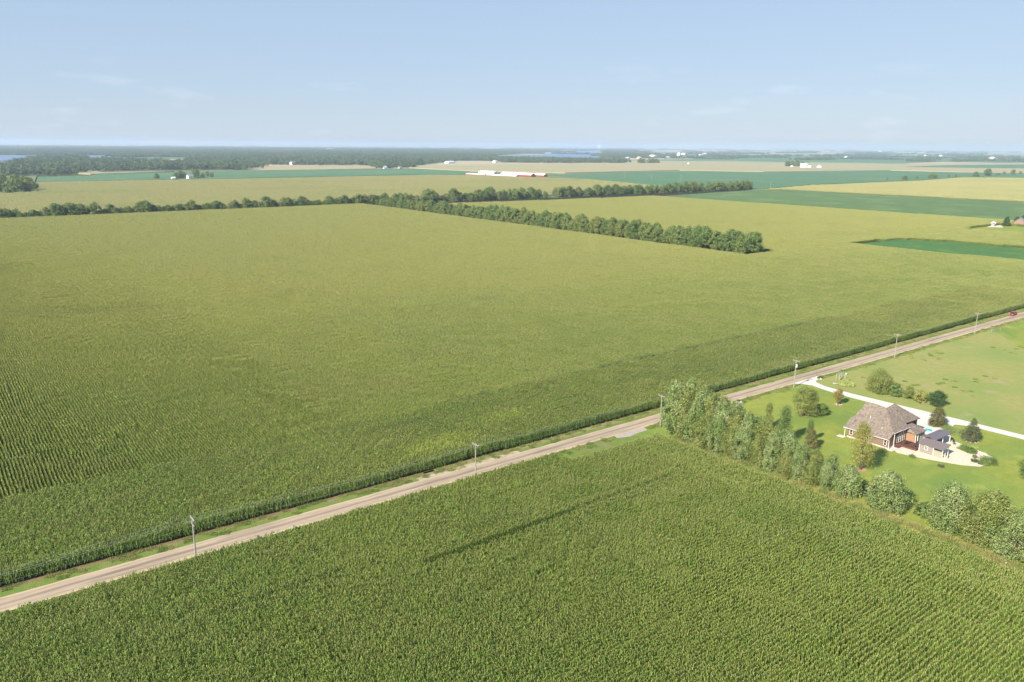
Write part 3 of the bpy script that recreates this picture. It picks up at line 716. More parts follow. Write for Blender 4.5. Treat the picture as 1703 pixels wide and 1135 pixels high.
yard('small_tree', 315, 243.9, 106.2, 4.5, 2.4, 'oval', L_dark, 'dark round tree at the right end of the row beyond the drive', 130, 62, 0.13, base=0.1, crad=0.28)
yard('garden_tree', 316, 204.9, 66.2, 5.6, 1.9, 'oval', L_green, 'green tree half cut by the right edge of the photo on the lawn', 100, 55, 0.14, base=0.1, crad=0.3)

# low plants
def shrub(seed, x, y, H, rad, m_, label, group=None, name='shrub', cat='shrub', nc=40, nl=40, ls=0.07):
    a, b_ = tree_meshes(seed, H, rad, 'bush', nc, nl, ls, base=0.05, crad=0.3)
    o = b_.build(name, m_); o.location = (x, y, 0.03); tag(o, label, cat, group); return o
shrub(401, 206.4, 79.0, 0.8, 0.75, L_dark, 'small dark green shrub on the lower edge of the patio gravel')
shrub(402, 205.9, 77.3, 0.7, 0.5, L_red, 'small dark red shrub near the bottom of the patio gravel')
shrub(403, 209.4, 80.2, 0.6, 0.55, L_red, 'small dark red shrub in the centre of the patio gravel')
shrub(404, 208.3, 74.7 + 1.8, 1.5, 2.1, L_green, 'wide green mound of shrubs at the right tip of the patio', nc=110, ls=0.1)
shrub(405, 213.0, 84.4, 1.1, 1.3, L_green, 'left half of the green planting between pavilion and patio end', nc=80, ls=0.1)
shrub(406, 212.2, 82.2, 1.1, 1.3, L_green, 'right half of the green planting between pavilion and patio end', nc=80, ls=0.1)
shrub(407, 215.0, 82.6, 0.9, 0.9, L_lime, 'lime yellow shrub on the upper edge of the patio planting', nc=50, ls=0.1)
shrub(408, 196.4, 89.7, 0.8, 0.7, L_green, 'green shrub on the lower edge of the gravel by the house corner')
shrub(409, 196.1, 82.4, 0.5, 0.7, L_grey, 'low brown perennial clump alone on the lawn below the shed')
shrub(410, 224.3, 91.6, 0.9, 1.9, L_silver, 'pale blue green juniper spreading right of the bronze evergreen', nc=90, ls=0.1, name='juniper')
shrub(411, 225.6, 94.4, 0.9, 1.5, L_silver, 'pale juniper spreading below the bronze evergreen', nc=70, ls=0.1, name='juniper')
rh = random.Random(77)
for i in range(22):
    a = i / 22 * 6.283; q = 0.75 + 0.3 * rh.random()
    shrub(420 + i, 242.4 + math.cos(a) * 2.3 * q + rh.uniform(-.3, .3), 135.3 + math.sin(a) * 2.6 * q, 0.65, 0.62, L_lime, 'lime green hosta clump in the oval flower bed by the driveway mouth', 'hostas in the oval flower bed', 'hosta', 'plant', 26, 26, 0.13)
struct('flower_bed_mulch', MB().sheet([(242.4 + math.cos(a / 16 * 6.283) * 3.1, 135.3 + math.sin(a / 16 * 6.283) * 3.3) for a in range(16)], 0.05), mat('mulch', (0.22, 0.15, 0.10), 0.95, 0.2, 2))
M_mulch = mat('mulch_ring', (0.42, 0.24, 0.16), 0.95, 0.2, 2)
for (x, y, rr) in ((203.2, 125.0, 1.3), (178.4, 93.2, 1.25), (220.8, 124.9, 1.0), (221.2, 86.1, 1.7), (185.3, 124.6, 0.8)):
    struct('mulch_ring', MB().sheet([(x + math.cos(a / 18 * 6.283) * rr * (1 + .1 * math.sin(a * 2.3)), y + math.sin(a / 18 * 6.283) * rr) for a in range(18)], 0.04), M_mulch)

# ---- shelterbelt, creek trees, far hedge
hproto = []
for i in range(8):
    k = ['round', 'oval', 'bush', 'oval', 'round', 'bush', 'oval', 'round'][i]
    hproto.append(make_tree('hedgerow_tree', 500 + i, 12.0, [4.6, 4.0, 5.2, 3.6, 5.0, 4.4, 3.8, 4.6][i], k, [L_hedge, L_hedge, L_green, L_hedge, L_green, L_hedge, L_olive, L_green][i], 130, 42, 0.36, base=0.0, crad=0.22, rag=0.16))
hused = set()
def hedge(x, y, hh, label, group, rr, wide=1.0):
    pi = rr.randrange(8)
    o = hproto[pi] if pi not in hused else copy_tree(hproto[pi]); hused.add(pi)
    s = hh / 12.0
    place(o, x, y, s * wide, rr.uniform(0, 6.28), s); tag(o, label, 'tree', group); return o
r = random.Random(33)
y = 357.0; i = 0
while y < 942:
    for rowx in ((491, 0), (499, 1)):
        if rowx[1] and y < 366: continue
        hh = r.uniform(11.5, 15.5) * (0.85 if y > 700 else 1.0) * (0.72 if r.random() < 0.15 else 1)
        if y > 820: hh *= 0.85
        if rowx[1] == 0 and y < 358:
            hedge(rowx[0], y, 15, 'big rounded tree at the near end of the long shelterbelt', None, r, 1.1)
        else:
            lb = 'green tree in the %s row of the long shelterbelt right of the big cornfield' % ('far' if rowx[1] else 'near')
            hedge(rowx[0] + r.uniform(-1.5, 1.5), y + r.uniform(-1.5, 1.5), hh, lb, 'trees in the %s row of the shelterbelt' % ('far' if rowx[1] else 'near'), r)
    y += r.uniform(7.2, 9.6)
x = 70.0; lowp = []
while x < 505:
    big = r.random() < 0.16 or x < 84 or 128 < x < 150
    hh = r.uniform(10.5, 14) if big else r.uniform(6.5, 9.8)
    if x > 440: hh *= 1.3
    lb = ('taller bushy tree' if hh > 9.2 else 'low bushy tree') + ' in the hedge along the far edge of the big cornfield'
    if hh <= 9.2:
        lowp.append((x, 956 + r.uniform(-3, 3), 0, 0, 0, r.uniform(0, 6.28), hh / 12 * 1.4, hh / 12 * 1.4, hh / 12, r.randrange(8)))
    else: hedge(x, 956 + r.uniform(-3, 3), hh, lb, ('taller' if hh > 9.2 else 'low') + ' trees in the far hedge of the big cornfield', r, 1.4)
    x += r.uniform(3.2, 5.2)
scatter('hedge_bushes', lowp, [[c for c in h_.children if c.name.startswith('crown')][0] for h_ in hproto], 'continuous low bushes of the hedge along the far edge of the big cornfield', 'hedge')
x = 510.0
while x < 1275:
    if (738 < x < 752) or (783 < x < 800): x += 8; continue
    hh = r.uniform(10, 16.5) * (0.75 if r.random() < 0.2 else 1)
    hedge(x, 948 - 0.016 * (x - 510) + r.uniform(-5, 5), hh, 'dark green tree of the creek line running from the cornfield corner to the right', 'trees along the creek line', r, 1.25)
    if r.random() < 0.35: hedge(x + 3, 962 + r.uniform(-5, 5), hh * 0.9, 'dark green tree on the back side of the creek line', 'trees on the back side of the creek line', r)
    x += r.uniform(6.5, 10.5)
# corner thicket where the hedge meets the shelterbelt
for q in range(8):
    hedge(505 + r.uniform(0, 50), 925 + r.uniform(0, 18), r.uniform(8, 13), 'bushy tree in the thicket at the far corner of the big cornfield', 'corner thicket trees', r)
for i, (x, y, hh) in enumerate([(129, 1528, 17), (135, 1466, 18), (147, 1460, 20), (160, 1471, 19), (173, 1502, 15), (144, 1647, 22), (163, 1620, 21), (178, 1600, 18), (120, 1500, 20), (150, 1540, 21), (166, 1560, 20), (138, 1580, 22)]):
    hedge(x, y, hh, 'dark tree of the round grove at the left edge of the photo', 'grove at the left edge', r, 1.25)
for i, (x, y, hh) in enumerate([(1930, 1030, 6), (1970, 1008, 9), (1985, 1012, 10), (2080, 1031, 7), (2134, 1024, 12), (2152, 1026, 13), (2169, 1027, 11), (2296, 1052, 8), (2316, 1042, 7), (2396, 1025, 13), (2412, 1028, 11), (2509, 1042, 19), (2535, 1029, 8), (2605, 1050, 6), (2677, 1065, 10), (2705, 1051, 15), (2793, 1065, 9)]):
    hedge(x, y, hh, 'lone dark tree in the broken hedge beyond the pale field at the right', 'broken hedge at the right', r, 1.3)
for i, (x, y, hh) in enumerate([(452, 1880, 11), (487, 1862, 12), (497, 1880, 15), (505, 1890, 18), (518, 1903, 12), (536, 1883, 18), (540, 1905, 20), (556, 1901, 10), (578, 1908, 11), (586, 1965, 12)]):
    hedge(x, y, hh, 'leafy tree around the small white farmhouse at the left', 'trees around the left farmhouse', r, 1.2)
for i, (x, y, hh) in enumerate([(2872, 1953, 20), (2885, 1958, 22), (2910, 1952, 24), (2935, 1950, 23), (2890, 1920, 17), (3040, 1995, 17)]):
    hedge(x, y, hh, 'dark tree beside the white farm buildings far out at the right', 'trees at the far right farm', r, 1.3)
for i, (x, y) in enumerate([(2740, 2641), (2751, 2631), (2780, 2621), (2800, 2618), (2820, 2611), (6153, 2481), (6192, 2469), (6238, 2456), (6283, 2443), (5706, 5158), (5740, 5130), (5169, 4170), (5200, 4160), (5530, 4790)]):
    hedge(x, y, 20, 'distant dark tree in a farm clump near the horizon at the right', 'distant farm clumps', r, 1.8)
cp = make_tree('conifer_tree', 600, 9.5, 3.2, 'cone', L_dark, 120, 40, 0.3, base=0.05, crad=0.22)
for i, (x, y) in enumerate([(894, 346), (900, 350), (906, 341), (912, 345), (918, 338), (924, 343)]):
    o = cp if i == 0 else copy_tree(cp)
    place(o, x, y, r.uniform(0.85, 1.1), r.uniform(0, 6)); tag(o, 'dark pointed conifer in the row behind the brick farmhouse at the right edge', 'tree', 'conifers behind the farmhouse at the right edge')

# ---- woodland out to the horizon
def wood_patch(seed, n, size, H0, H1, nl=110, ls=1.0):
    rr = random.Random(seed); mb = MB()
    for k in range(n):
        cx, cy = rr.uniform(-size / 2, size / 2), rr.uniform(-size / 2, size / 2); hh = rr.uniform(H0, H1); rad = 3 + hh * rr.uniform(0.2, 0.32)
        mb.tube([(cx, cy, 0), (cx, cy, hh * 0.6)], [0.35, 0.15], 4, 1, cap=False)
        lob = [(rr.uniform(-.5, .5), rr.uniform(-.5, .5), rr.uniform(-.35, .4)) for _ in range(5)]
        for q in range(nl):
            d = Vector((rr.gauss(0, 1), rr.gauss(0, 1), rr.gauss(0, 1))).normalized()
            l = lob[q % 5]
            p_ = Vector((cx + (d.x * 0.62 + l[0]) * rad, cy + (d.y * 0.62 + l[1]) * rad, hh * 0.58 + (d.z * 0.30 + l[2] * 0.5) * hh))
            nrm = (d + Vector((rr.gauss(0, .4), rr.gauss(0, .4), rr.gauss(.2, .4)))).normalized()
            u = nrm.cross(Vector((0, 0, 1)) if abs(nrm.z) < .9 else Vector((1, 0, 0))).normalized(); w = nrm.cross(u)
            s1 = ls * rr.uniform(0.6, 1.2)
            mb.face([p_ - u * s1, p_ - w * s1 * .7, p_ + u * s1, p_ + w * s1 * .7], 0)
    return mb.build('wood_patch', [L_wood, M_bark], 'nolink')
WP = [wood_patch(700 + i, 13, 50, 10, 23, 150, 1.25) for i in range(4)]
WOODS = [
 [(190, 2150), (358, 2160), (404, 2500), (500, 2861), (250, 2861)],
 [(250, 2861), (392, 3576), (523, 4316), (858, 4483), (1060, 4626), (830, 3650), (721, 3154), (863, 3101), (1020, 2800), (840, 2369), (635, 2436), (443, 2411), (444, 2583), (415, 2596)],
 [(-40, 5800), (495, 5590), (860, 5540), (1126, 5300), (960, 4900), (900, 4720), (1082, 4721), (1305, 4675), (892, 3190), (1079, 2923), (1549, 2646), (1822, 2962), (2421, 3304), (3420, 4779), (4308, 5703), (8344, 10992), (5842, 13022), (2564, 16381), (0, 14000)],
 [(8913, 12098), (10603, 11592), (11901, 11563), (6745, 6552), (5264, 4827), (4074, 3843), (3370, 3568), (6239, 6560), (10645, 11278), (9531, 11025), (5356, 6575), (4308, 5703)],
 [(1230, 2369), (1371, 2382), (1643, 2807), (1488, 2865)],
 [(2170, 2963), (2620, 2636), (2866, 2863), (2644, 3609)],
]
LAKES = [f[3] for f in FIELDS if f[0] == 'lake'] + [FIELDS[9][3]]
pts = []
r = random.Random(90)
for wi, poly in enumerate(WOODS):
    xs = [p[0] for p in poly]; ys = [p[1] for p in poly]
    x = min(xs)
    while x < max(xs):
        y = min(ys)
        while y < max(ys):
            X, Y = x + r.uniform(-15, 15), y + r.uniform(-15, 15)
            d = math.hypot(X, Y)
            if inpoly(X, Y, poly) and inview(X, Y, 1.08) and not any(inpoly(X, Y, l) for l in LAKES):
                clear = noise.noise((X * 0.0016, Y * 0.0007, 3.0)) + 0.4 * noise.noise((X * 0.004, Y * 0.002, 9.0))
                if not (d > 3600 and clear > 0.16):
                    s = 1.0 + 0.25 * fbm(X, Y, 0.01, 6)
                    pts.append((X, Y, 0, 0, 0, r.choice((0, 1.57, 3.14, 4.71)), 1.05, 1.05, s, r.randrange(4)))
            y += 48
        x += 48
scatter('woodland', pts, WP, 'blue green woodland covering the land around the two lakes', 'woodland')
pts = []
for i in range(520):
    a = r.uniform(-0.03, 1.62); d = 5200 * math.exp(r.uniform(0, 1.75))
    X, Y = d * math.cos(a), d * math.sin(a)
    if not inview(X, Y, 1.05) or any(inpoly(X, Y, l) for l in LAKES): continue
    al = r.random() < 0.6; nn = r.randint(2, 16)
    for k in range(nn):
        ang = (X + k * 45, Y) if al else (X, Y + k * 45)
        pts.append((ang[0] + r.uniform(-10, 10), ang[1] + r.uniform(-10, 10), 0, 0, 0, r.choice((0, 1.57, 3.14)), 1, 1, r.uniform(0.7, 1.1), r.randrange(4)))
scatter('distant_treeline', pts, WP, 'thin broken lines of trees between the fields near the horizon', 'tree line')
# ================================================================== HOUSE
def shingle(nm, c1, c2):
    M = mat(nm, c1, 0.9, 0.0, 1.2, c2, 0.1, bump=0.4, bscale=5)
    t = M.node_tree; n = t.nodes; L = t.links; p = n['Principled BSDF']
    src = p.inputs['Base Color'].links[0].from_socket
    g = n.new('ShaderNodeNewGeometry')
    mpn = n.new('ShaderNodeMapping'); mpn.inputs['Scale'].default_value = (3.2, 3.2, 5.0); L.new(g.outputs['Position'], mpn.inputs[0])
    v = n.new('ShaderNodeTexVoronoi'); v.inputs['Scale'].default_value = 1.0; L.new(mpn.outputs[0], v.inputs['Vector'])
    h = n.new('ShaderNodeHueSaturation'); r_ = n.new('ShaderNodeMapRange'); r_.inputs[3].default_value = 0.72; r_.inputs[4].default_value = 1.28
    sx = n.new('ShaderNodeSeparateColor'); L.new(v.outputs['Color'], sx.inputs[0]); L.new(sx.outputs[0], r_.inputs[0]); L.new(r_.outputs[0], h.inputs['Value'])
    L.new(src, h.inputs['Color']); L.new(h.outputs[0], p.inputs['Base Color'])
    return M
def siding(nm, c, per=0.18, dark=0.72, axis='Z'):
    M = mat(nm, c, 0.7, 0.06, 1.0, None, 0.2)
    t = M.node_tree; n = t.nodes; L = t.links; p = n['Principled BSDF']
    src = p.inputs['Base Color'].links[0].from_socket
    g = n.new('ShaderNodeNewGeometry'); s_ = n.new('ShaderNodeSeparateXYZ'); L.new(g.outputs['Position'], s_.inputs[0])
    m1 = n.new('ShaderNodeMath'); m1.operation = 'DIVIDE'; m1.inputs[1].default_value = per; L.new(s_.outputs[{'X': 0, 'Y': 1, 'Z': 2}[axis]], m1.inputs[0])
    m2 = n.new('ShaderNodeMath'); m2.operation = 'FRACT'; L.new(m1.outputs[0], m2.inputs[0])
    m3 = n.new('ShaderNodeMapRange'); m3.inputs[1].default_value = 0.82; m3.inputs[2].default_value = 0.9; m3.inputs[3].default_value = 1; m3.inputs[4].default_value = dark; L.new(m2.outputs[0], m3.inputs[0])
    h = n.new('ShaderNodeHueSaturation'); L.new(m3.outputs[0], h.inputs['Value']); L.new(src, h.inputs['Color']); L.new(h.outputs[0], p.inputs['Base Color'])
    return M
M_roof = shingle('roof_shingle', (0.25, 0.20, 0.15), (0.205, 0.165, 0.13))
M_brown = siding('brown_siding', (0.235, 0.15, 0.108), 0.2)
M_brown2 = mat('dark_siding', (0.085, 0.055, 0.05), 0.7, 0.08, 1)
M_trim = mat('white_trim', (0.78, 0.74, 0.66), 0.6)
M_glass = bpy.data.materials.new('window_glass'); M_glass.use_nodes = True
p = M_glass.node_tree.nodes['Principled BSDF']; p.inputs['Base Color'].default_value = (0.02, 0.025, 0.03, 1); p.inputs['Roughness'].default_value = 0.08; p.inputs['Specular IOR Level'].default_value = 0.6
M_greysid = siding('grey_siding', (0.27, 0.235, 0.205), 0.3, 0.8, 'Y')
M_palesid = siding('pale_siding', (0.50, 0.50, 0.44), 0.2, 0.85)
M_metal = siding('metal_roof', (0.15, 0.13, 0.135), 0.4, 1.25, 'X'); M_metal.node_tree.nodes['Principled BSDF'].inputs['Roughness'].default_value = 0.45
M_shedroof = mat('shed_shingle', (0.175, 0.145, 0.135), 0.9, 0.15, 1.5)
M_deck = siding('deck_board', (0.13, 0.06, 0.045), 0.15, 0.6, 'X')
M_cedar = siding('cedar', (0.36, 0.21, 0.12), 0.2, 0.8, 'X')
M_fence = siding('tan_boards', (0.33, 0.31, 0.22), 0.14, 0.75, 'Y')
M_dk = mat('dark_metal', (0.03, 0.03, 0.035), 0.4, spec=0.5)
M_concrete = mat('foundation', (0.55, 0.52, 0.46), 0.9, 0.1, 1)

def wind(parent, axis, pos, a0, a1, z0, z1, out, cols=1, rows_=2, name='window'):
    """framed window on a wall: axis 'X' = wall plane x=pos (spans Y), 'Y' = wall plane y=pos (spans X)"""
    f = MB(); g = MB(); t_ = 0.09
    def bx(mb, a, b, z_, zz, d0, d1):
        lo, hi = sorted((pos + out * d0, pos + out * d1))
        if axis == 'X': mb.box(lo, hi, a, b, z_, zz)
        else: mb.box(a, b, lo, hi, z_, zz)
    bx(g, a0, a1, z0, z1, 0.005, 0.03)
    bx(f, a0 - t_, a0, z0 - t_, z1 + t_, 0.003, 0.07); bx(f, a1, a1 + t_, z0 - t_, z1 + t_, 0.003, 0.07)
    bx(f, a0, a1, z0 - t_, z0, 0.003, 0.07); bx(f, a0, a1, z1, z1 + t_, 0.003, 0.07)
    for c in range(1, cols): m_ = a0 + (a1 - a0) * c / cols; bx(f, m_ - .035, m_ + .035, z0, z1, 0.031, 0.06)
    for c in range(1, rows_): m_ = z0 + (z1 - z0) * c / rows_; bx(f, a0, a1, m_ - .03, m_ + .03, 0.031, 0.058)
    o = f.build(name, M_trim, parent); g.build('pane', M_glass, o); return o

H = empty('brick_brown_house', (196.9, 96.5, 0)); H.name = 'farmhouse'
tag(H, 'brown single storey house with a big shingled hip roof beside the white driveway', 'house')
_MB = MB
class Off(MB):
    def build(s, name, mats, parent=None, smooth=False):
        px, py = parent.location.x, parent.location.y
        q = parent.parent
        while q is not None: px += q.location.x; py += q.location.y; q = q.parent
        s.v = [(x - px, y - py, z - parent.location.z) for x, y, z in s.v]
        return _MB.build(s, name, mats, parent, smooth)


MB = Off     # house pieces are written in world coordinates and re-based on their parent
# main walls (butted)
w = MB()
foot = [(197.0, 96.6), (207.0, 96.6), (207.0, 98.1), (215.0, 98.1), (215.0, 107.9), (197.0, 107.9)]
w.prism(foot, 0.35, 2.75); w.build('wall', [M_brown], H)
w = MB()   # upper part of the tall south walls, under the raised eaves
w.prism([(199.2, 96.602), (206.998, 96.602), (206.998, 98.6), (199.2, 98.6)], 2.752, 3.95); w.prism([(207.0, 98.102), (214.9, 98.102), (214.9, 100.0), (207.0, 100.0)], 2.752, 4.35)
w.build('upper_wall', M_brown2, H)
MB().prism([(x + (-.04 if x < 200 else .04), y + (-.04 if y < 100 else .04)) for x, y in foot], 0, 0.35).build('foundation', M_concrete, H)
rf = MB()
A = (196.4, 108.4, 2.72); B = (196.4, 96.2, 2.72); C_ = (198.75, 96.2, 4.0); D = (207.3, 96.2, 4.0); Rn = (206.2, 108.4, 8.0); Rj = (206.9, 103.0, 7.65); Re = (211.0, 103.0, 8.1)
E1 = (207.3, 97.6, 4.7); E2 = (215.5, 97.6, 4.45); N1 = (215.5, 108.4, 3.0)
th = 0.16
def slab(mb, pts):
    mb.face(pts); mb.face([(x, y, z - th) for x, y, z in reversed(pts)])
    for i in range(len(pts)):
        a, b_ = pts[i], pts[(i + 1) % len(pts)]
        mb.face([a, (a[0], a[1], a[2] - th), (b_[0], b_[1], b_[2] - th), b_])
slab(rf, [A, B, C_, Rj]); slab(rf, [A, Rj, Rn])
slab(rf, [C_, D, Rj]); slab(rf, [D, E1, Re, Rj])
slab(rf, [E1, E2, Re])
slab(rf, [E2, N1, Re])
slab(rf, [Rn, Rj, N1]); slab(rf, [Rj, Re, N1])
ro = rf.build('roof', M_roof, H)
# north and rake gable infill
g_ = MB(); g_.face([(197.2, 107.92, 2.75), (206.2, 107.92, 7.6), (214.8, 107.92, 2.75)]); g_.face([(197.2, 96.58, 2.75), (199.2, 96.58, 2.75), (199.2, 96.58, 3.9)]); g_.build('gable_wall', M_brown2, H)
# lower step of the roof at the north west corner
st = MB(); slab(st, [(196.35, 108.9, 2.70), (196.35, 107.3, 2.70), (200.4, 107.3, 4.94), (200.4, 108.9, 4.94)]); slab(st, [(200.4, 108.9, 4.94), (200.4, 107.3, 4.94), (202.0, 107.3, 4.2), (202.0, 108.9, 4.2)]); st.build('porch_roof', M_roof, H)
fa = MB(); fa.box(196.30, 196.39, 96.2, 108.9, 2.60, 2.715); fa.build('fascia', M_trim, H)
fa = MB(); fa.box(198.8, 207.3, 96.10, 96.19, 3.88, 3.995); fa.build('fascia', M_trim, H)
for (x, y) in ((196.7, 108.5), (196.75, 96.2), (199.3, 96.2)):
    MB().box(x - .055, x + .055, y - .055, y + .055, 0, 2.55 if x < 199 else 3.7).build('porch_post', M_trim, H)
MB().box(196.3, 199.6, 94.9, 96.45, 0.0, 0.12).build('stoop', M_concrete, H)
MB().box(195.2, 196.8, 108.0, 110.0, 0.0, 0.10).build('stoop', M_concrete, H)
wind(H, 'X', 197.0, 106.5, 107.2, 1.0, 2.2, -1)
wind(H, 'X', 197.0, 97.0, 97.6, 0.9, 2.2, -1)
wind(H, 'X', 197.0, 101.2, 102.4, 1.1, 2.2, -1, 2)
for k in range(4):
    wind(H, 'Y', 96.6, 201.6 + k * 1.05, 202.35 + k * 1.05, 0.75, 2.75 + 0.22 * k, -1, 1, 3)
wind(H, 'Y', 98.1, 208.2, 208.9, 2.9, 3.7, -1)
for (x, y, z, hh) in ((208.9, 101.0, 6.75, 0.5), (201.8, 104.5, 5.6, 0.35), (212.8, 103.6, 6.6, 0.7), (199.4, 99.8, 4.3, 0.3)):
    v = MB(); v.tube([(x, y, z - .35), (x, y, z + hh)], 0.08, 8); v.build('roof_vent', M_trim if z < 6 else M_dk, H)
# low bump-out by the deck
w = MB(); w.prism([(208.0, 94.2), (211.6, 94.2), (211.6, 98.098), (208.0, 98.098)], 0, 2.6); w.build('entry_wall', M_palesid, H)
w = MB(); w.box(206.4, 207.96, 94.25, 96.55, 0.3, 2.5); w.build('cedar_panel', M_cedar, H)
b_ = MB(); slab(b_, [(206.2, 93.9, 2.75), (212.0, 93.9, 2.75), (210.8, 97.5, 4.1), (207.6, 97.5, 4.1)]); slab(b_, [(212.0, 93.9, 2.75), (212.0, 98.0, 2.75), (210.8, 97.5, 4.1)]); slab(b_, [(206.2, 93.9, 2.75), (207.6, 97.5, 4.1), (206.2, 97.5, 3.2)]); b_.build('entry_roof', M_roof, H)
wind(H, 'Y', 94.2, 208.5, 209.2, 0.9, 2.1, -1)
for x in (206.4, 207.6): MB().box(x - .07, x + .07, 93.95, 94.1, 0.3, 2.55).build('porch_post', M_trim, H)
# deck
DK = empty('wooden_deck', (202, 91, 0)); tag(DK, 'dark red brown wooden deck between the house and the grey shed', 'deck')
MB().box(201.6, 207.6, 91.3, 96.5, 0.3, 0.45).build('floor', M_deck, DK)
MB().box(201.55, 201.6, 91.25, 96.45, 0.0, 0.5).build('skirt', M_deck, DK)
for y in (91.3, 93.9): MB().box(201.6, 201.68, y, y + .08, 0.45, 1.3).build('rail_post', M_brown2, DK)
for k in range(3):
    s_ = MB(); s_.box(199.9 + k * 0.5, 200.4 + k * .5, 95.0, 96.3, 0.02, 0.12 + 0.1 * k); s_.build('step', M_deck, DK)
def patio_chair(x, y, z, rz, label):
    o = empty('patio_chair', (x, y, z), rz); tag(o, label, 'chair', None)
    a = _MB(); a.box(-.27, .27, -.27, .27, .38, .45); a.build('seat', M_dk, o)
    a = _MB(); a.face([(-.27, .25, .45), (.27, .25, .45), (.27, .38, 1.0), (-.27, .38, 1.0)]); a.face([(-.27, .41, 1.0), (.27, .41, 1.0), (.27, .28, .45), (-.27, .28, .45)]); a.build('backrest', M_dk, o)
    for sx in (-.24, .24):
        for sy in (-.24, .24):
            a = _MB(); a.tube([(sx, sy, 0), (sx, sy, .38)], .02, 6); a.build('leg', M_dk, o)
patio_chair(203.2, 94.9, .45, 2.6, 'dark deck chair closest to the tall house windows')
patio_chair(204.6, 94.7, .45, 3.6, 'dark deck chair in the middle of the deck')
patio_chair(203.4, 92.4, .45, 0.6, 'dark deck chair on the shed side of the deck')
patio_chair(205.4, 92.6, .45, -0.6, 'dark deck chair at the back of the deck beside the shed wall')
GL = empty('barbecue_grill', (206.6, 92.2, .45)); tag(GL, 'black covered barbecue grill at the back corner of the deck', 'grill')
a = _MB(); a.box(-.5, .5, -.3, .3, .1, .8); a.build('cabinet', M_dk, GL)
a = _MB(); a.tube([(-.45, 0, .85), (.45, 0, .85)], .28, 10); a.build('lid', M_dk, GL)
# shed
S = empty('garden_shed', (203.6, 88, 0)); tag(S, 'low grey garden shed with one white framed window and a dark sloping roof', 'shed')
MB().prism([(202.0, 87.2), (205.0, 87.2), (205.0, 90.8), (202.0, 90.8)], 0, 2.4).build('wall', M_greysid, S)
rf = MB(); slab(rf, [(201.7, 84.5, 2.42), (205.3, 84.5, 3.1), (205.3, 91.1, 3.1), (201.7, 91.1, 2.42)]); rf.build('roof', M_shedroof, S)
wind(S, 'X', 202.0, 88.7, 89.4, 1.1, 2.0, -1, 2, 2)
for y in (90.8, 87.2, 84.9): MB().box(201.93, 202.05, y - .06, y + .06, 0, 2.38).build('corner_post', M_trim, S)
MB().box(201.98, 202.04, 85.0, 87.1, 0.02, 1.65).build('board_screen', M_fence, S)
for x in (203.4, 204.9): MB().box(x - .06, x + .06, 84.8, 84.92, 0, 2.7 if x < 204 else 2.95).build('porch_post', M_trim, S)
M_blue = mat('blue_tarp', (0.25, 0.30, 0.36), 0.6)
bike = empty('bicycle', (203.6, 84.1, 0), 0.3); tag(bike, 'dark bicycle leaning by the open end of the shed', 'bicycle')
for x in (-.5, .5):
    a = _MB(); n_ = 16
    a.tube([(x + .32 * math.cos(k / n_ * 6.2832), 0, .34 + .32 * math.sin(k / n_ * 6.2832)) for k in range(n_ + 1)], .025, 5, cap=False); a.build('wheel', M_dk, bike)
a = _MB(); a.tube([(-.5, 0, .34), (-.2, 0, .85), (.35, 0, .8), (.5, 0, .34)], .02, 5); a.tube([(-.2, 0, .85), (-.05, 0, .35), (.35, 0, .8)], .02, 5); a.build('frame', M_dk, bike)
a = _MB(); a.tube([(.33, -.28, 1.0), (.36, 0, .95), (.33, .28, 1.0)], .015, 5); a.build('handlebar', M_dk, bike)
a = _MB(); a.box(-.32, -.1, -.07, .07, .9, .96); a.build('saddle', M_dk, bike)
# pavilion
P = empty('open_pavilion', (211, 90.5, 0)); tag(P, 'open garden pavilion with a dark standing seam metal roof on posts', 'pavilion')
rf = MB(); slab(rf, [(206.4, 88.9, 2.7), (215.4, 88.9, 2.7), (215.4, 90.6, 3.2), (206.4, 90.6, 3.2)]); slab(rf, [(206.4, 90.6, 3.2), (215.4, 90.6, 3.2), (215.4, 92.2, 2.8), (206.4, 92.2, 2.8)]); rf.build('roof', M_metal, P)
for (x, y) in ((206.7, 89.1), (211.0, 89.1), (215.1, 89.1), (206.7, 92.0), (211, 92.0), (215.1, 92.0)):
    MB().box(x - .08, x + .08, y - .08, y + .08, 0.0, 2.55).build('post', M_trim, P)
MB().box(206.9, 214.9, 91.95, 92.02, 0.1, 2.4).build('back_screen', M_brown2, P)
# outdoor kitchen + table under it
K = _MB(); K.box(207.5, 210.5, 91.1, 91.8, 0.035, 0.95); o = K.build('counter', M_palesid); tag(o, 'pale outdoor kitchen counter under the pavilion roof', 'counter')
TB = empty('patio_table', (212.8, 90.6, 0.035)); tag(TB, 'dark patio table under the right half of the pavilion', 'table')
a = _MB(); a.box(-.9, .9, -.5, .5, .7, .75); a.build('tabletop', M_dk, TB)
for sx in (-.8, .8):
    for sy in (-.4, .4): a = _MB(); a.box(sx - .03, sx + .03, sy - .03, sy + .03, 0, .7); a.build('leg', M_dk, TB)
patio_chair(214.6, 87.6, .035, 0.4, 'dark patio chair out on the gravel nearest the pavilion corner')
patio_chair(215.9, 88.4, .035, 1.9, 'dark patio chair at the right of the pavilion by the lawn')
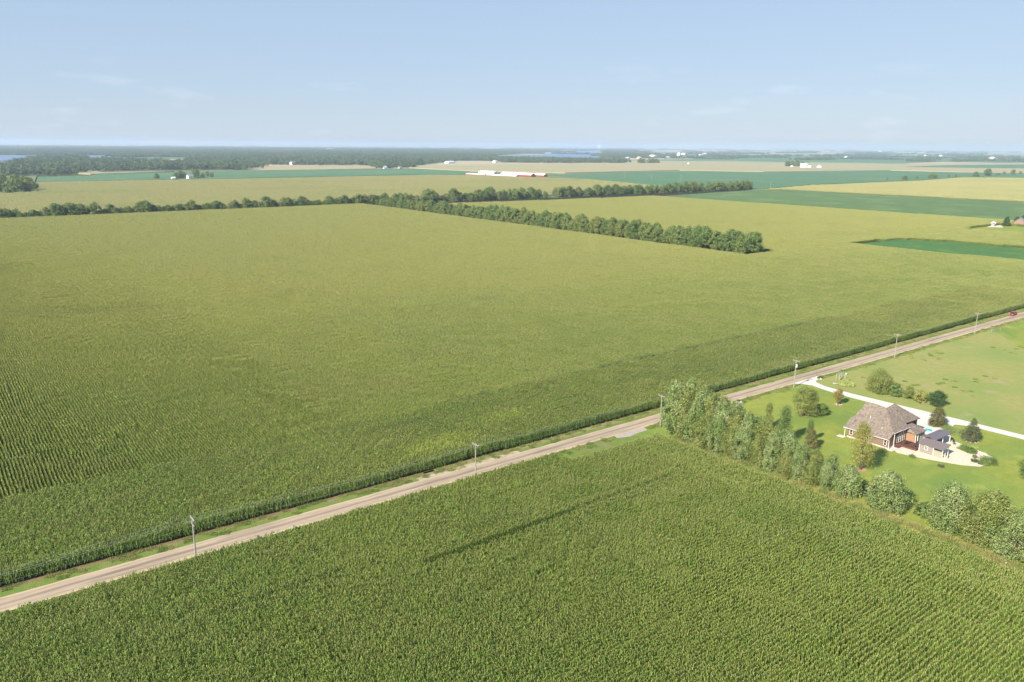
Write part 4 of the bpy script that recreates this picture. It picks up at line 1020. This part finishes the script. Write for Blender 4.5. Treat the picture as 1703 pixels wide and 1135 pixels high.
# paddling pool
PL = empty('paddling_pool', (219.9, 97.0, 0.06)); tag(PL, 'bright turquoise round paddling pool on the pale gravel behind the house', 'paddling pool')
a = _MB(); n_ = 24
for r0, r1, z0, z1 in ((.84, .84, 0, .35), (.84, .76, .35, .35), (.76, .76, .35, .1)):
    for k in range(n_):
        t0, t1 = k / n_ * 6.28318, (k + 1) / n_ * 6.28318
        a.face([(r0 * math.cos(t0), r0 * math.sin(t0), z0), (r0 * math.cos(t1), r0 * math.sin(t1), z0), (r1 * math.cos(t1), r1 * math.sin(t1), z1), (r1 * math.cos(t0), r1 * math.sin(t0), z1)])
a.build('rim', mat('pool_blue', (0.10, 0.46, 0.52), 0.4), PL)
a = _MB(); a.face([(.76 * math.cos(k / n_ * 6.28318), .76 * math.sin(k / n_ * 6.28318), .27) for k in range(n_)]); a.build('water', mat('pool_water', (0.08, 0.36, 0.42), 0.2, spec=0.5), PL)
a = _MB(); a.box(216.3, 218.4, 97.4, 99.0, 0.065, 0.1); o = a.build('play_mat', mat('pale_green_mat', (0.55, 0.78, 0.66), 0.7)); tag(o, 'pale mint play mat lying on the gravel behind the house', 'mat')
MB = _MB
# rocks
M_rock = mat('rock', (0.45, 0.40, 0.33), 0.9, 0.2, 1.5, (0.55, 0.5, 0.42))
def rock(x, y, s, seed, label, group):
    rr = random.Random(seed); a = MB(); n1, n2 = 8, 5
    V = []
    for j in range(n2 + 1):
        for i in range(n1):
            th_ = math.pi * j / n2; ph = 6.28318 * i / n1
            d = Vector((math.sin(th_) * math.cos(ph), math.sin(th_) * math.sin(ph), 0.65 * math.cos(th_)))
            k = 1 + 0.35 * noise.noise(d * 1.5 + Vector((seed * 3.1, 0, 0)))
            V.append(tuple(d * s * k + Vector((0, 0, s * 0.4))))
    a.v = V
    for j in range(n2):
        for i in range(n1):
            a.f.append((j * n1 + i, (j + 1) * n1 + i, (j + 1) * n1 + (i + 1) % n1, j * n1 + (i + 1) % n1)); a.m.append(0)
    o = a.build('boulder', M_rock); o.location = (x, y, 0); tag(o, label, 'boulder', group)
rr = random.Random(3)
for i in range(14):
    t_ = i / 13; rock(214.6 - 4.6 * t_ ** 1.5 + rr.uniform(-.2, .2), 81.5 - 6.0 * t_ + rr.uniform(-.2, .2), rr.uniform(.28, .5), i, 'pale boulder in the curved row edging the right tip of the patio', 'boulders along the patio edge')
for i in range(9): a_ = i / 9 * 6.28; rock(221.2 + 1.75 * math.cos(a_), 86.1 + 1.6 * math.sin(a_), .26, 30 + i, 'small stone of the ring around the foot of the spruce', 'stones round the spruce')
for i in range(6): a_ = i / 6 * 6.28; rock(220.8 + .95 * math.cos(a_), 124.9 + .95 * math.sin(a_), .2, 50 + i, 'small pale stone ringing the orange tinged maple', 'stones round the maple')
for i in range(7): rock(239.3 + i * 0.45, 143.9 + .6 * math.sin(i * 1.3), rr.uniform(.25, .42), 60 + i, 'pale boulder around the mailbox at the driveway mouth', 'boulders at the mailbox')
for i in range(5): rock(196.6 + (i % 3) * 0.75, 143.4 + .6 * (i // 3) + .2 * math.sin(i), rr.uniform(.3, .5), 70 + i, 'pale boulder in the small heap by the road near the windbreak', 'boulders near the windbreak')
shrub(470, 197.2, 144.3, .9, .7, L_brown, 'dark low bush behind the boulder heap at the roadside')
shrub(471, 198.3, 143.2, .6, .6, L_green, 'green low bush at the right of the roadside boulder heap')
shrub(472, 242.0, 144.4, .7, .6, L_dark, 'dark low bush beside the mailbox boulders')
for i in range(3): rock(240.0 + i * .4, 138.2 - i * .4, .3, 90 + i, 'white stone at the near tip of the hosta bed', 'stones at the hosta bed')
MBX = empty('mailbox', (240.7, 145.0, 0)); tag(MBX, 'roadside mailbox on a post among boulders at the driveway mouth', 'mailbox')
a = MB(); a.box(-.05, .05, -.05, .05, 0, 1.1); a.build('post', M_trim, MBX)
a = MB(); a.box(-.1, .1, -.25, .25, 1.1, 1.24); a.tube([(0, -.25, 1.24), (0, .25, 1.24)], .1, 10); a.build('box', M_dk, MBX)
# garden swing with white posts behind the hosta bed
SW = empty('garden_swing', (246.3, 139.6, 0), 0.0); tag(SW, 'white framed garden swing standing behind the oval hosta bed', 'garden swing')
M_wh = mat('grey_white_paint', (0.46, 0.46, 0.40), 0.6)
for x in (-1.6, 1.6):
    for y in (-.6, .6):
        a = MB(); a.box(x - .045, x + .045, y - .045, y + .045, 0, 2.3); a.build('post', M_wh, SW)
a = MB(); a.box(-1.75, 1.75, -.05, .05, 2.301, 2.42); a.build('top_beam', M_wh, SW)
for y in (-.6, .6): a = MB(); a.box(-1.68, 1.68, y - .04, y + .04, 2.2, 2.299); a.build('side_beam', M_wh, SW)
a = MB(); a.box(-.7, .7, -.25, .25, .5, .56); a.box(-.7, .7, .2, .26, .56, 1.05); a.build('bench', M_wh, SW)
for x in (-.65, .65): a = MB(); a.tube([(x, 0, .56), (x, 0, 2.3)], .015, 5); a.build('chain', M_dk, SW)
FP = empty('bird_feeder', (244.0, 136.4, 0)); tag(FP, 'thin white bird feeder pole rising out of the hosta bed', 'bird feeder')
a = MB(); a.tube([(0, 0, 0), (0, 0, 3.0)], .045, 6); a.build('pole', M_wh, FP)
a = MB(); a.box(-.25, .25, -.25, .25, 3.0, 3.25); a.face([(-.32, -.32, 3.25), (.32, -.32, 3.25), (0, 0, 3.5)]); a.face([(.32, -.32, 3.25), (.32, .32, 3.25), (0, 0, 3.5)]); a.face([(.32, .32, 3.25), (-.32, .32, 3.25), (0, 0, 3.5)]); a.face([(-.32, .32, 3.25), (-.32, -.32, 3.25), (0, 0, 3.5)]); a.build('house', M_wh, FP)

# ================================================================== POLES, WIRES
M_pole = mat('weathered_pole', (0.36, 0.33, 0.29), 0.9, 0.15, 3, (0.29, 0.265, 0.23))
M_ins = mat('insulator', (0.75, 0.75, 0.72), 0.3)
M_wire = mat('wire', (0.42, 0.44, 0.42), 0.4, metal=0.6)
PX = [-29.0, 34.9, 98.6, 161.6, 225.4, 289.6, 355.6, 420.5]
PY, PH = 143.55, 9.4
def power_pole(x, first=None, double=False, trafo=False):
    o = empty('utility_pole', (x, PY, 0), 0.0)
    a = MB(); a.tube([(0, 0, 0), (0, 0, PH * .5), (0, 0, PH)], [.17, .145, .115], 10); a.build('pole', M_pole, o)
    a = MB(); a.box(-.06, .06, -1.2, 1.2, PH - .5, PH - .36); ca = a.build('crossarm', M_pole, o)
    for y in (-1.08, -.35, 1.08):
        a = MB(); a.tube([(0, y, PH - .36), (0, y, PH - .26), (0, y, PH - .14)], [.03, .07, .05], 8); a.build('insulator', M_ins, ca)
    a = MB(); a.tube([(.1, -.65, PH - .45), (.1, 0, PH - 1.1)], .025, 5); a.tube([(.1, .65, PH - .45), (.1, 0, PH - 1.1)], .025, 5); a.build('brace', M_pole, o)
    if double:
        a = MB(); a.box(-.06, .06, -1.0, 1.0, PH - 1.65, PH - 1.51); a.build('crossarm', M_pole, o)
        a = MB(); a.box(-.9, .9, .13, .24, PH - 1.08, PH - .95); a.build('crossarm', M_pole, o)
    if trafo:
        a = MB(); a.tube([(-.05, -.38, PH - 2.5), (-.05, -.38, PH - 2.45), (-.05, -.38, PH - 1.6), (-.05, -.38, PH - 1.52)], [.2, .24, .24, .15], 12); a.build('transformer', M_ins, o)
    return o
plab = ['pole of the power line beyond the left edge of the frame', 'nearest utility pole with stacked crossarms, at the left below the road', 'utility pole second from the left, on the edge of the foreground corn', 'utility pole on the grass just left of the windbreak', 'utility pole with a white transformer can at the driveway mouth', 'utility pole beside the road between the driveway and the far right', 'farthest utility pole in view beside the road at the right', 'pole of the power line beyond the right edge of the frame']
base_p = power_pole(PX[0])
for i, x in enumerate(PX):
    if i == 0: o = base_p
    elif i == 1: o = power_pole(x, double=True)
    elif i == 4: o = power_pole(x, trafo=True)
    else: o = copy_tree(base_p)
    o.location = (x, PY, 0); tag(o, plab[i], 'utility pole', 'poles of the roadside power line')
for k, (dy, dz, lb) in enumerate(((-1.08, -.14, 'power wire on the near end of the crossarms'), (-.35, -.14, 'power wire on the middle insulators of the crossarms'), (1.08, -.14, 'power wire on the field side end of the crossarms'), (.14, -1.9, 'neutral wire running below the crossarms'))):
    pts_ = []
    for i in range(len(PX) - 1):
        for s in range(12):
            t_ = s / 12; pts_.append((PX[i] + (PX[i + 1] - PX[i]) * t_, PY + dy, PH + dz - 1.1 * 4 * t_ * (1 - t_)))
    pts_.append((PX[-1], PY + dy, PH + dz))
    a = MB(); a.tube(pts_, .018, 4); o = a.build('overhead_wire', M_wire); tag(o, lb, 'power wire', 'wires of the roadside power line')
for i, (x, y) in enumerate([(281, 2005), (389, 1949), (1415, 1686), (1498, 1596), (1417, 1416), (1412, 1322), (1437, 1254), (1320, 930), (1319, 840), (1317, 758), (1322, 680), (1324, 597), (1327, 512)]):
    o = copy_tree(base_p); o.location = (x, y, 0); o.rotation_euler = (0, 0, 1.57); o.scale = (1.6, 1.6, 1.35)
    tag(o, 'distant utility pole standing along the farm lane between the far fields', 'utility pole', 'distant poles between the far fields')

# gate-like end post assembly near the last pole
FG = empty('pasture_gate', (366.0, 141.2, 0), -0.25); tag(FG, 'small weathered pasture gate beside the farthest utility pole', 'gate')
for x in (0, 5.5): a = MB(); a.box(x - .08, x + .08, -.08, .08, 0, 1.3); a.build('post', M_pole, FG)
for z_ in (.4, .8, 1.15): a = MB(); a.box(.09, 5.41, -.03, .03, z_, z_ + .09); a.build('rail', M_pole, FG)

# ================================================================== PICKUP on the road
M_car = mat('dark_red_paint', (0.32, 0.02, 0.03), 0.3, spec=0.5)
M_tyre = mat('tyre', (0.02, 0.02, 0.02), 0.8)
M_rim = mat('rim', (0.5, 0.5, 0.5), 0.3, metal=0.8)
CR = empty('parked_car', (412.4, 151.0, 0.05), math.pi); CR.name = 'station_wagon'
tag(CR, 'dark red car at the far right end of the road in view', 'car')
def prof(mb, pts, y0, y1, inset=0.0):
    n_ = len(pts); b = len(mb.v)
    for y in (y0, y1):
        for (x, z) in pts: mb.v.append((x, y, z))
    mb.f.append(tuple(b + i for i in range(n_))); mb.m.append(0)
    mb.f.append(tuple(b + n_ + i for i in reversed(range(n_)))); mb.m.append(0)
    for i in range(n_):
        j = (i + 1) % n_; mb.f.append((b + j, b + i, b + n_ + i, b + n_ + j)); mb.m.append(0)
a = MB(); prof(a, [(-2.35, .35), (2.35, .35), (2.4, .75), (2.2, .95), (1.1, 1.02), (-2.3, 1.05), (-2.4, .7)], -.92, .92)
bo = a.build('body', M_car, CR)
bv = bo.modifiers.new('bevel', 'BEVEL'); bv.width = .09; bv.segments = 2
a = MB(); b0 = [(1.0, -.86, 1.03), (1.0, .86, 1.03), (-2.25, .86, 1.05), (-2.25, -.86, 1.05)]; b1 = [(.35, -.68, 1.52), (.35, .68, 1.52), (-2.0, .68, 1.52), (-2.0, -.68, 1.52)]
for i in range(4): j = (i + 1) % 4; a.face([b0[j], b0[i], b1[i], b1[j]])
a.build('window_glass', M_glass, CR)
a = MB(); a.box(-2.02, .37, -.7, .7, 1.52, 1.58); a.build('car_roof', M_car, CR)
for x in (.35, -.85, -1.95):
    for s_ in (-1, 1):
        a = MB(); a.tube([(x + (.6 if x > 0 else -.1 if x < -1.5 else 0), s_ * .87, 1.04), (x, s_ * .69, 1.54)], .045, 4); a.build('pillar', M_car, CR)
for x in (-1.45, 1.45):
    for s_ in (-1, 1):
        a = MB(); a.tube([(x, s_ * .72, .34), (x, s_ * .95, .34)], .34, 18); wo = a.build('wheel', M_tyre, CR)
        a = MB(); a.tube([(x, s_ * .951, .34), (x, s_ * .97, .34)], .2, 14); a.build('rim', M_rim, wo)
for s_ in (-1, 1):
    a = MB(); a.box(2.3, 2.42, s_ * .7 - .18, s_ * .7 + .18, .66, .82); a.build('headlight', M_ins, CR)
    a = MB(); a.box(-2.42, -2.33, s_ * .75 - .1, s_ * .75 + .1, .75, .98); a.build('tail_light', mat('tail_red', (0.4, 0.01, 0.01), 0.3), CR)

# ================================================================== FAR FARM BUILDINGS
M_whm = mat('white_metal', (0.80, 0.80, 0.78), 0.5, 0.05, 0.1)
M_redw = mat('barn_red', (0.34, 0.03, 0.04), 0.7, 0.1, 0.2)
M_greyr = mat('grey_roof', (0.30, 0.30, 0.31), 0.7)
M_tanw = mat('tan_wall', (0.45, 0.36, 0.28), 0.8)
M_door = mat('dark_door', (0.06, 0.06, 0.065), 0.6)
M_brick = mat('brick_wall', (0.30, 0.19, 0.15), 0.85, 0.15, 3)
def gable(name, x, y, rz, Ln, Wd, hw, hr, mw, mr, label, cat='barn', group=None, doors=1, wins=0, ov=.4):
    """Ln along local X, Wd along local Y, ridge along X"""
    o = empty(name, (x, y, 0), rz); tag(o, label, cat, group)
    a = MB(); l, w_ = Ln / 2, Wd / 2
    for s in (-1, 1): a.face([(-l, s * w_, 0), (l, s * w_, 0), (l, s * w_, hw), (-l, s * w_, hw)][::(1 if s < 0 else -1)])
    for s in (-1, 1): a.face([(s * l, -w_, 0), (s * l, w_, 0), (s * l, w_, hw), (s * l, 0, hw + hr), (s * l, -w_, hw)][::(1 if s > 0 else -1)])
    wl = a.build('wall', mw, o)
    a = MB(); k = hr / w_; e_ = w_ + ov; ze = hw - ov * k; L2 = l + ov
    for s in (-1, 1):
        q = [(-L2, s * e_, ze), (L2, s * e_, ze), (L2, 0, hw + hr), (-L2, 0, hw + hr)]
        up_ = [(px, py, pz + .22) for px, py, pz in q]
        a.face(up_ if s < 0 else up_[::-1]); a.face((q[::-1] if s < 0 else q))
        a.face([q[0], q[1], up_[1], up_[0]]); a.face([q[1], q[2], up_[2], up_[1]]); a.face([q[3], q[0], up_[0], up_[3]])
    a.build('roof', mr, o)
    for s in ((1,), (1, -1))[doors > 1] if doors else ():
        a = MB(); a.box(s * l - .03 if s > 0 else -l - .12, s * l + .12 if s > 0 else -l + .03, -w_ * .35, w_ * .35, 0, hw * .8); a.build('door', M_door, o)
    for kx in range(wins):
        xx = -l + Ln * (kx + .5) / wins
        for s in (-1, 1):
            a = MB(); a.box(xx - .5, xx + .5, s * w_ - .05, s * w_ + .05, hw * .4, hw * .75); a.build('window', M_glass, o)
    return o
# four long poultry barns with red walls and white roofs
gable('poultry_barn', 1207, 1634, R(-84), 111, 12, 3.0, 2.6, M_redw, M_whm, 'long red walled barn with a white roof, second from the left of the four', 'barn')
gable('poultry_barn', 1206, 1746, R(-82), 72, 11, 2.6, 2.3, M_redw, M_whm, 'low red walled barn with a white roof, leftmost of the four')
gable('poultry_barn', 1268, 1650, R(-86), 118, 16, 4.4, 4.6, M_redw, M_whm, 'tallest red walled barn with a white roof, its red gable facing right')
gable('poultry_barn', 1306, 1612, R(-88), 55, 13, 3.8, 3.6, M_redw, M_whm, 'red walled barn with a white roof, rightmost of the four')
gable('machine_shed', 1283, 1801, R(-80), 58, 18, 5, 3.6, M_whm, M_whm, 'low white shed standing behind the red walled barns', 'shed')
# others : name, x, y, rot, L, W, hw, hr, wall, roof, label, cat
for row in [
 ('small_farmhouse', 514, 1850, 20, 13, 9, 6, 4, M_whm, M_greyr, 'white two storey farmhouse half hidden by trees at the left', 'house'),
 ('small_shed', 479, 1851, 10, 8, 5, 3, 2, M_whm, M_whm, 'small white shed left of the tree sheltered farmhouse', 'shed'),
 ('white_barn', 2812, 1772, 30, 38, 16, 6, 5, M_whm, M_whm, 'white barn with a dark door, rightmost on the far right farm', 'barn'),
 ('white_barn', 2790, 1800, 30, 30, 14, 6, 5, M_whm, M_whm, 'white barn in the middle of the far right farm', 'barn'),
 ('white_barn', 2770, 1812, 120, 24, 16, 9, 7, M_whm, M_whm, 'tall white gabled barn at the left of the far right farm barns', 'barn'),
 ('small_farmhouse', 2826, 1853, 30, 16, 10, 5, 4, M_tanw, M_whm, 'cream farmhouse between the trees and barns of the far right farm', 'house'),
 ('small_shed', 2810, 1890, 30, 18, 10, 5, 4, M_whm, M_greyr, 'grey roofed shed under the trees of the far right farm', 'shed'),
 ('white_barn', 1262, 2960, 20, 75, 16, 5, 3, M_whm, M_whm, 'long low white building in front of the woods left of centre', 'barn'),
 ('white_barn', 1178, 2900, 20, 22, 14, 8, 5, M_whm, M_whm, 'short white building at the left end of the long low one by the woods', 'barn'),
 ('small_farmhouse', 1265, 2354, 20, 14, 9, 5, 4, M_whm, M_whm, 'white cottage under the round grove above the mid field soybeans', 'house'),
 ('small_farmhouse', 1310, 2334, 20, 12, 9, 4, 3, M_tanw, M_greyr, 'tan cottage at the right side of the round grove', 'house'),
 ('white_barn', 1891, 2938, 30, 60, 18, 6, 4, M_whm, M_whm, 'low white barn at the edge of the woods above the red barns', 'barn'),
 ('white_barn', 2152, 2969, 30, 26, 14, 6, 5, M_whm, M_whm, 'small white barn at the wood edge right of the low white barn', 'barn'),
 ('white_barn', 4098, 3838, 20, 50, 40, 13, 9, M_whm, M_whm, 'white round looking building at the left of the distant village', 'building'),
 ('white_barn', 3960, 3600, 20, 95, 35, 9, 6, M_whm, M_whm, 'broad white shed in the middle of the distant village', 'building'),
 ('grain_elevator', 4286, 3770, 20, 24, 22, 30, 8, M_whm, M_whm, 'tall white grain elevator rising over the distant village', 'grain elevator'),
 ('white_barn', 4200, 3640, 110, 150, 26, 9, 5, M_whm, M_whm, 'long white warehouse right of the distant grain elevator', 'building'),
 ('white_barn', 4330, 3570, 110, 180, 26, 7, 4, M_greyr, M_greyr, 'long grey warehouse at the right of the distant village', 'building'),
 ('white_barn', 5750, 4759, 20, 60, 40, 14, 9, M_whm, M_whm, 'white shed in the back row of the distant village', 'building'),
 ('white_barn', 5520, 4800, 20, 60, 40, 14, 9, M_whm, M_whm, 'left white shed in the back row of the distant village', 'building'),
 ('white_barn', 5150, 4300, 20, 60, 30, 10, 7, M_whm, M_whm, 'white shed between the two rows of the distant village', 'building'),
 ('white_barn', 2773, 2382, 20, 9, 7, 5, 3, M_whm, M_whm, 'tiny white shed alone on the edge of the far soybeans', 'shed'),
 ('white_barn', 6234, 2573, 10, 60, 34, 12, 9, M_whm, M_whm, 'white barn next to the long hedge near the horizon at the far right', 'barn'),
 ('white_barn', 7608, 3714, 20, 90, 30, 10, 7, M_whm, M_whm, 'left of the two white sheds near the horizon at the right', 'barn'),
 ('white_barn', 7780, 3660, 20, 60, 30, 10, 7, M_whm, M_whm, 'right of the two white sheds near the horizon at the right', 'barn'),
 ('white_barn', 5818, 3447, 20, 40, 26, 8, 6, M_whm, M_whm, 'small white farm building on the blue green field at the right', 'barn'),
 ('white_barn', 14642, 8345, 20, 150, 50, 14, 8, M_whm, M_whm, 'left white plant on the horizon right of centre', 'building'),
 ('white_barn', 15179, 8292, 20, 120, 50, 14, 8, M_whm, M_whm, 'right white plant on the horizon right of centre', 'building'),
 ('white_barn', 16742, 8480, 20, 100, 50, 12, 8, M_whm, M_whm, 'white building near the horizon between the right hand farms', 'building'),
 ('white_barn', 4500, 9800, 20, 130, 60, 14, 8, M_whm, M_whm, 'big white building beyond the woods left of centre', 'building'),
 ('white_barn', 3345, 9622, 20, 60, 40, 10, 6, M_whm, M_whm, 'small white building beyond the left woods', 'building'),
 ('white_barn', 2500, 9300, 20, 60, 40, 10, 6, M_whm, M_whm, 'white building on the pale field beyond the left lake', 'building'),
 ('grain_elevator', 20389, 21665, 20, 160, 90, 90, 40, M_whm, M_whm, 'white tower complex standing on the horizon above the right lake', 'grain elevator'),
 ('small_farmhouse', 3500, 3480, 20, 30, 20, 8, 6, M_tanw, M_whm, 'tan house at the lake shore, left one', 'house'),
 ('small_farmhouse', 3680, 3560, 20, 30, 20, 8, 6, M_tanw, M_whm, 'tan house at the lake shore, right one', 'house'),
 ('brick_farmhouse', 911, 340.5, 15, 15, 9, 4.5, 3.5, M_brick, M_greyr, 'pink brick farmhouse in front of the pointed conifers at the right edge', 'house'),
 ('small_shed', 887, 356, 15, 6, 4, 2.8, 1.6, M_whm, M_whm, 'small pale shed beside the dirt yard at the right edge', 'shed'),
 ('small_shed', 880.5, 353.5, 15, 4, 3, 2.6, 1.2, M_greyr, M_greyr, 'small grey shed left of the pale shed by the dirt yard', 'shed')]:
    nm, x, y, rz, Ln, Wd, hw, hr, mw, mr_, lb, ct = row
    gable(nm, x, y, R(rz), Ln, Wd, hw, hr, mw, mr_, lb, ct, wins=3 if 'house' in nm else 0)

# ================================================================== WEEDS
def tuft_patch(seed, n, size, h0, h1, w=0.02, lean=.4):
    rr = random.Random(seed); mb = MB()
    for i in range(n):
        x, y = rr.uniform(-size / 2, size / 2), rr.uniform(-size / 2, size / 2)
        for k in range(5):
            a_ = rr.uniform(0, 6.28); hh = rr.uniform(h0, h1); dx, dy = math.cos(a_) * hh * lean, math.sin(a_) * hh * lean
            mb.face([(x - w * math.sin(a_), y + w * math.cos(a_), 0), (x + w * math.sin(a_), y - w * math.cos(a_), 0), (x + dx, y + dy, hh)])
    return mb
M_grs = mat('weed_green', (0.19, 0.26, 0.06), 0.8, island=0.35, trans=0.2)
M_grd = mat('weed_dry', (0.33, 0.32, 0.11), 0.8, island=0.35, trans=0.2)
TP = [tuft_patch(800 + i, 130, 2.0, .15, .42, .03).build('weed_patch', M_grs if i % 2 else M_grd, 'nolink') for i in range(4)]
TL = [tuft_patch(820 + i, 90, 2.0, .5, 1.1, .03).build('tall_weed_patch', M_grd if i else M_grs, 'nolink') for i in range(3)]
r = random.Random(55)
pts = []
for i in range(int(640 / 1.7)):
    x = -20 + i * 1.7
    for y, pr_ in ((152.6, .5), (154.3, .8), (144.9, .8), (143.6, .6)):
        if 228 < x < 243 and y < 150: continue
        if 144.5 < x < 158.5 and y < 150: continue
        if r.random() < pr_ * (0.6 + 0.8 * (noise.noise((x * .1, y, 0)) + .3)) and inview(x, y, 1.2):
            pts.append((x, y + r.uniform(-.5, .5), 0.01, 0, 0, r.uniform(0, 6.28), 1, .8, r.uniform(.5, 1.0), r.randrange(4)))
scatter('verge_grass', pts, TP, 'rough grass growing along both verges of the road', 'grass')
pts = []
for i in range(62):
    y = 134 - i * 1.55
    for x in (155.6, 157.2, 158.7):
        if r.random() < .75: pts.append((x + r.uniform(-.5, .5), y + r.uniform(-.5, .5), 0.02, 0, 0, r.uniform(0, 6.28), 1, 1, r.uniform(.5, 1.1), r.randrange(3)))
scatter('tall_weeds', pts, TL, 'tall yellowing weeds between the foreground corn and the windbreak', 'weeds')
pts = []
for i in range(5200):
    x, y = r.uniform(238, 480), r.uniform(20, 142.8)
    if not inview(x, y, 1.1): continue
    if fbm(x, y, .04, 5) + r.uniform(-.5, .5) < 0.62: continue
    pts.append((x, y, 0.02, 0, 0, r.uniform(0, 6.28), .8, .8, r.uniform(.4, 1.1), r.randrange(4)))
scatter('pasture_weeds', pts, TP, 'scattered weeds and rough grass over the pasture right of the driveway', 'weeds')

# ================================================================== HAZE
hz = MB(); hz.box(-36100, 36100, -36100, 36100, -1.2, 135)
M_h = bpy.data.materials.new('haze'); M_h.use_nodes = True
t = M_h.node_tree; n = t.nodes
for q in list(n):
    if q.type != 'OUTPUT_MATERIAL': n.remove(q)
pv = n.new('ShaderNodeVolumePrincipled'); pv.inputs['Color'].default_value = (0.66, 0.79, 0.97, 1); pv.inputs['Density'].default_value = 0.000076; pv.inputs['Anisotropy'].default_value = 0.1
t.links.new(pv.outputs[0], n['Material Output'].inputs['Volume'])
o = hz.build('haze', M_h); tag(o, 'thin blue summer haze over the whole landscape', 'haze', kind='stuff')
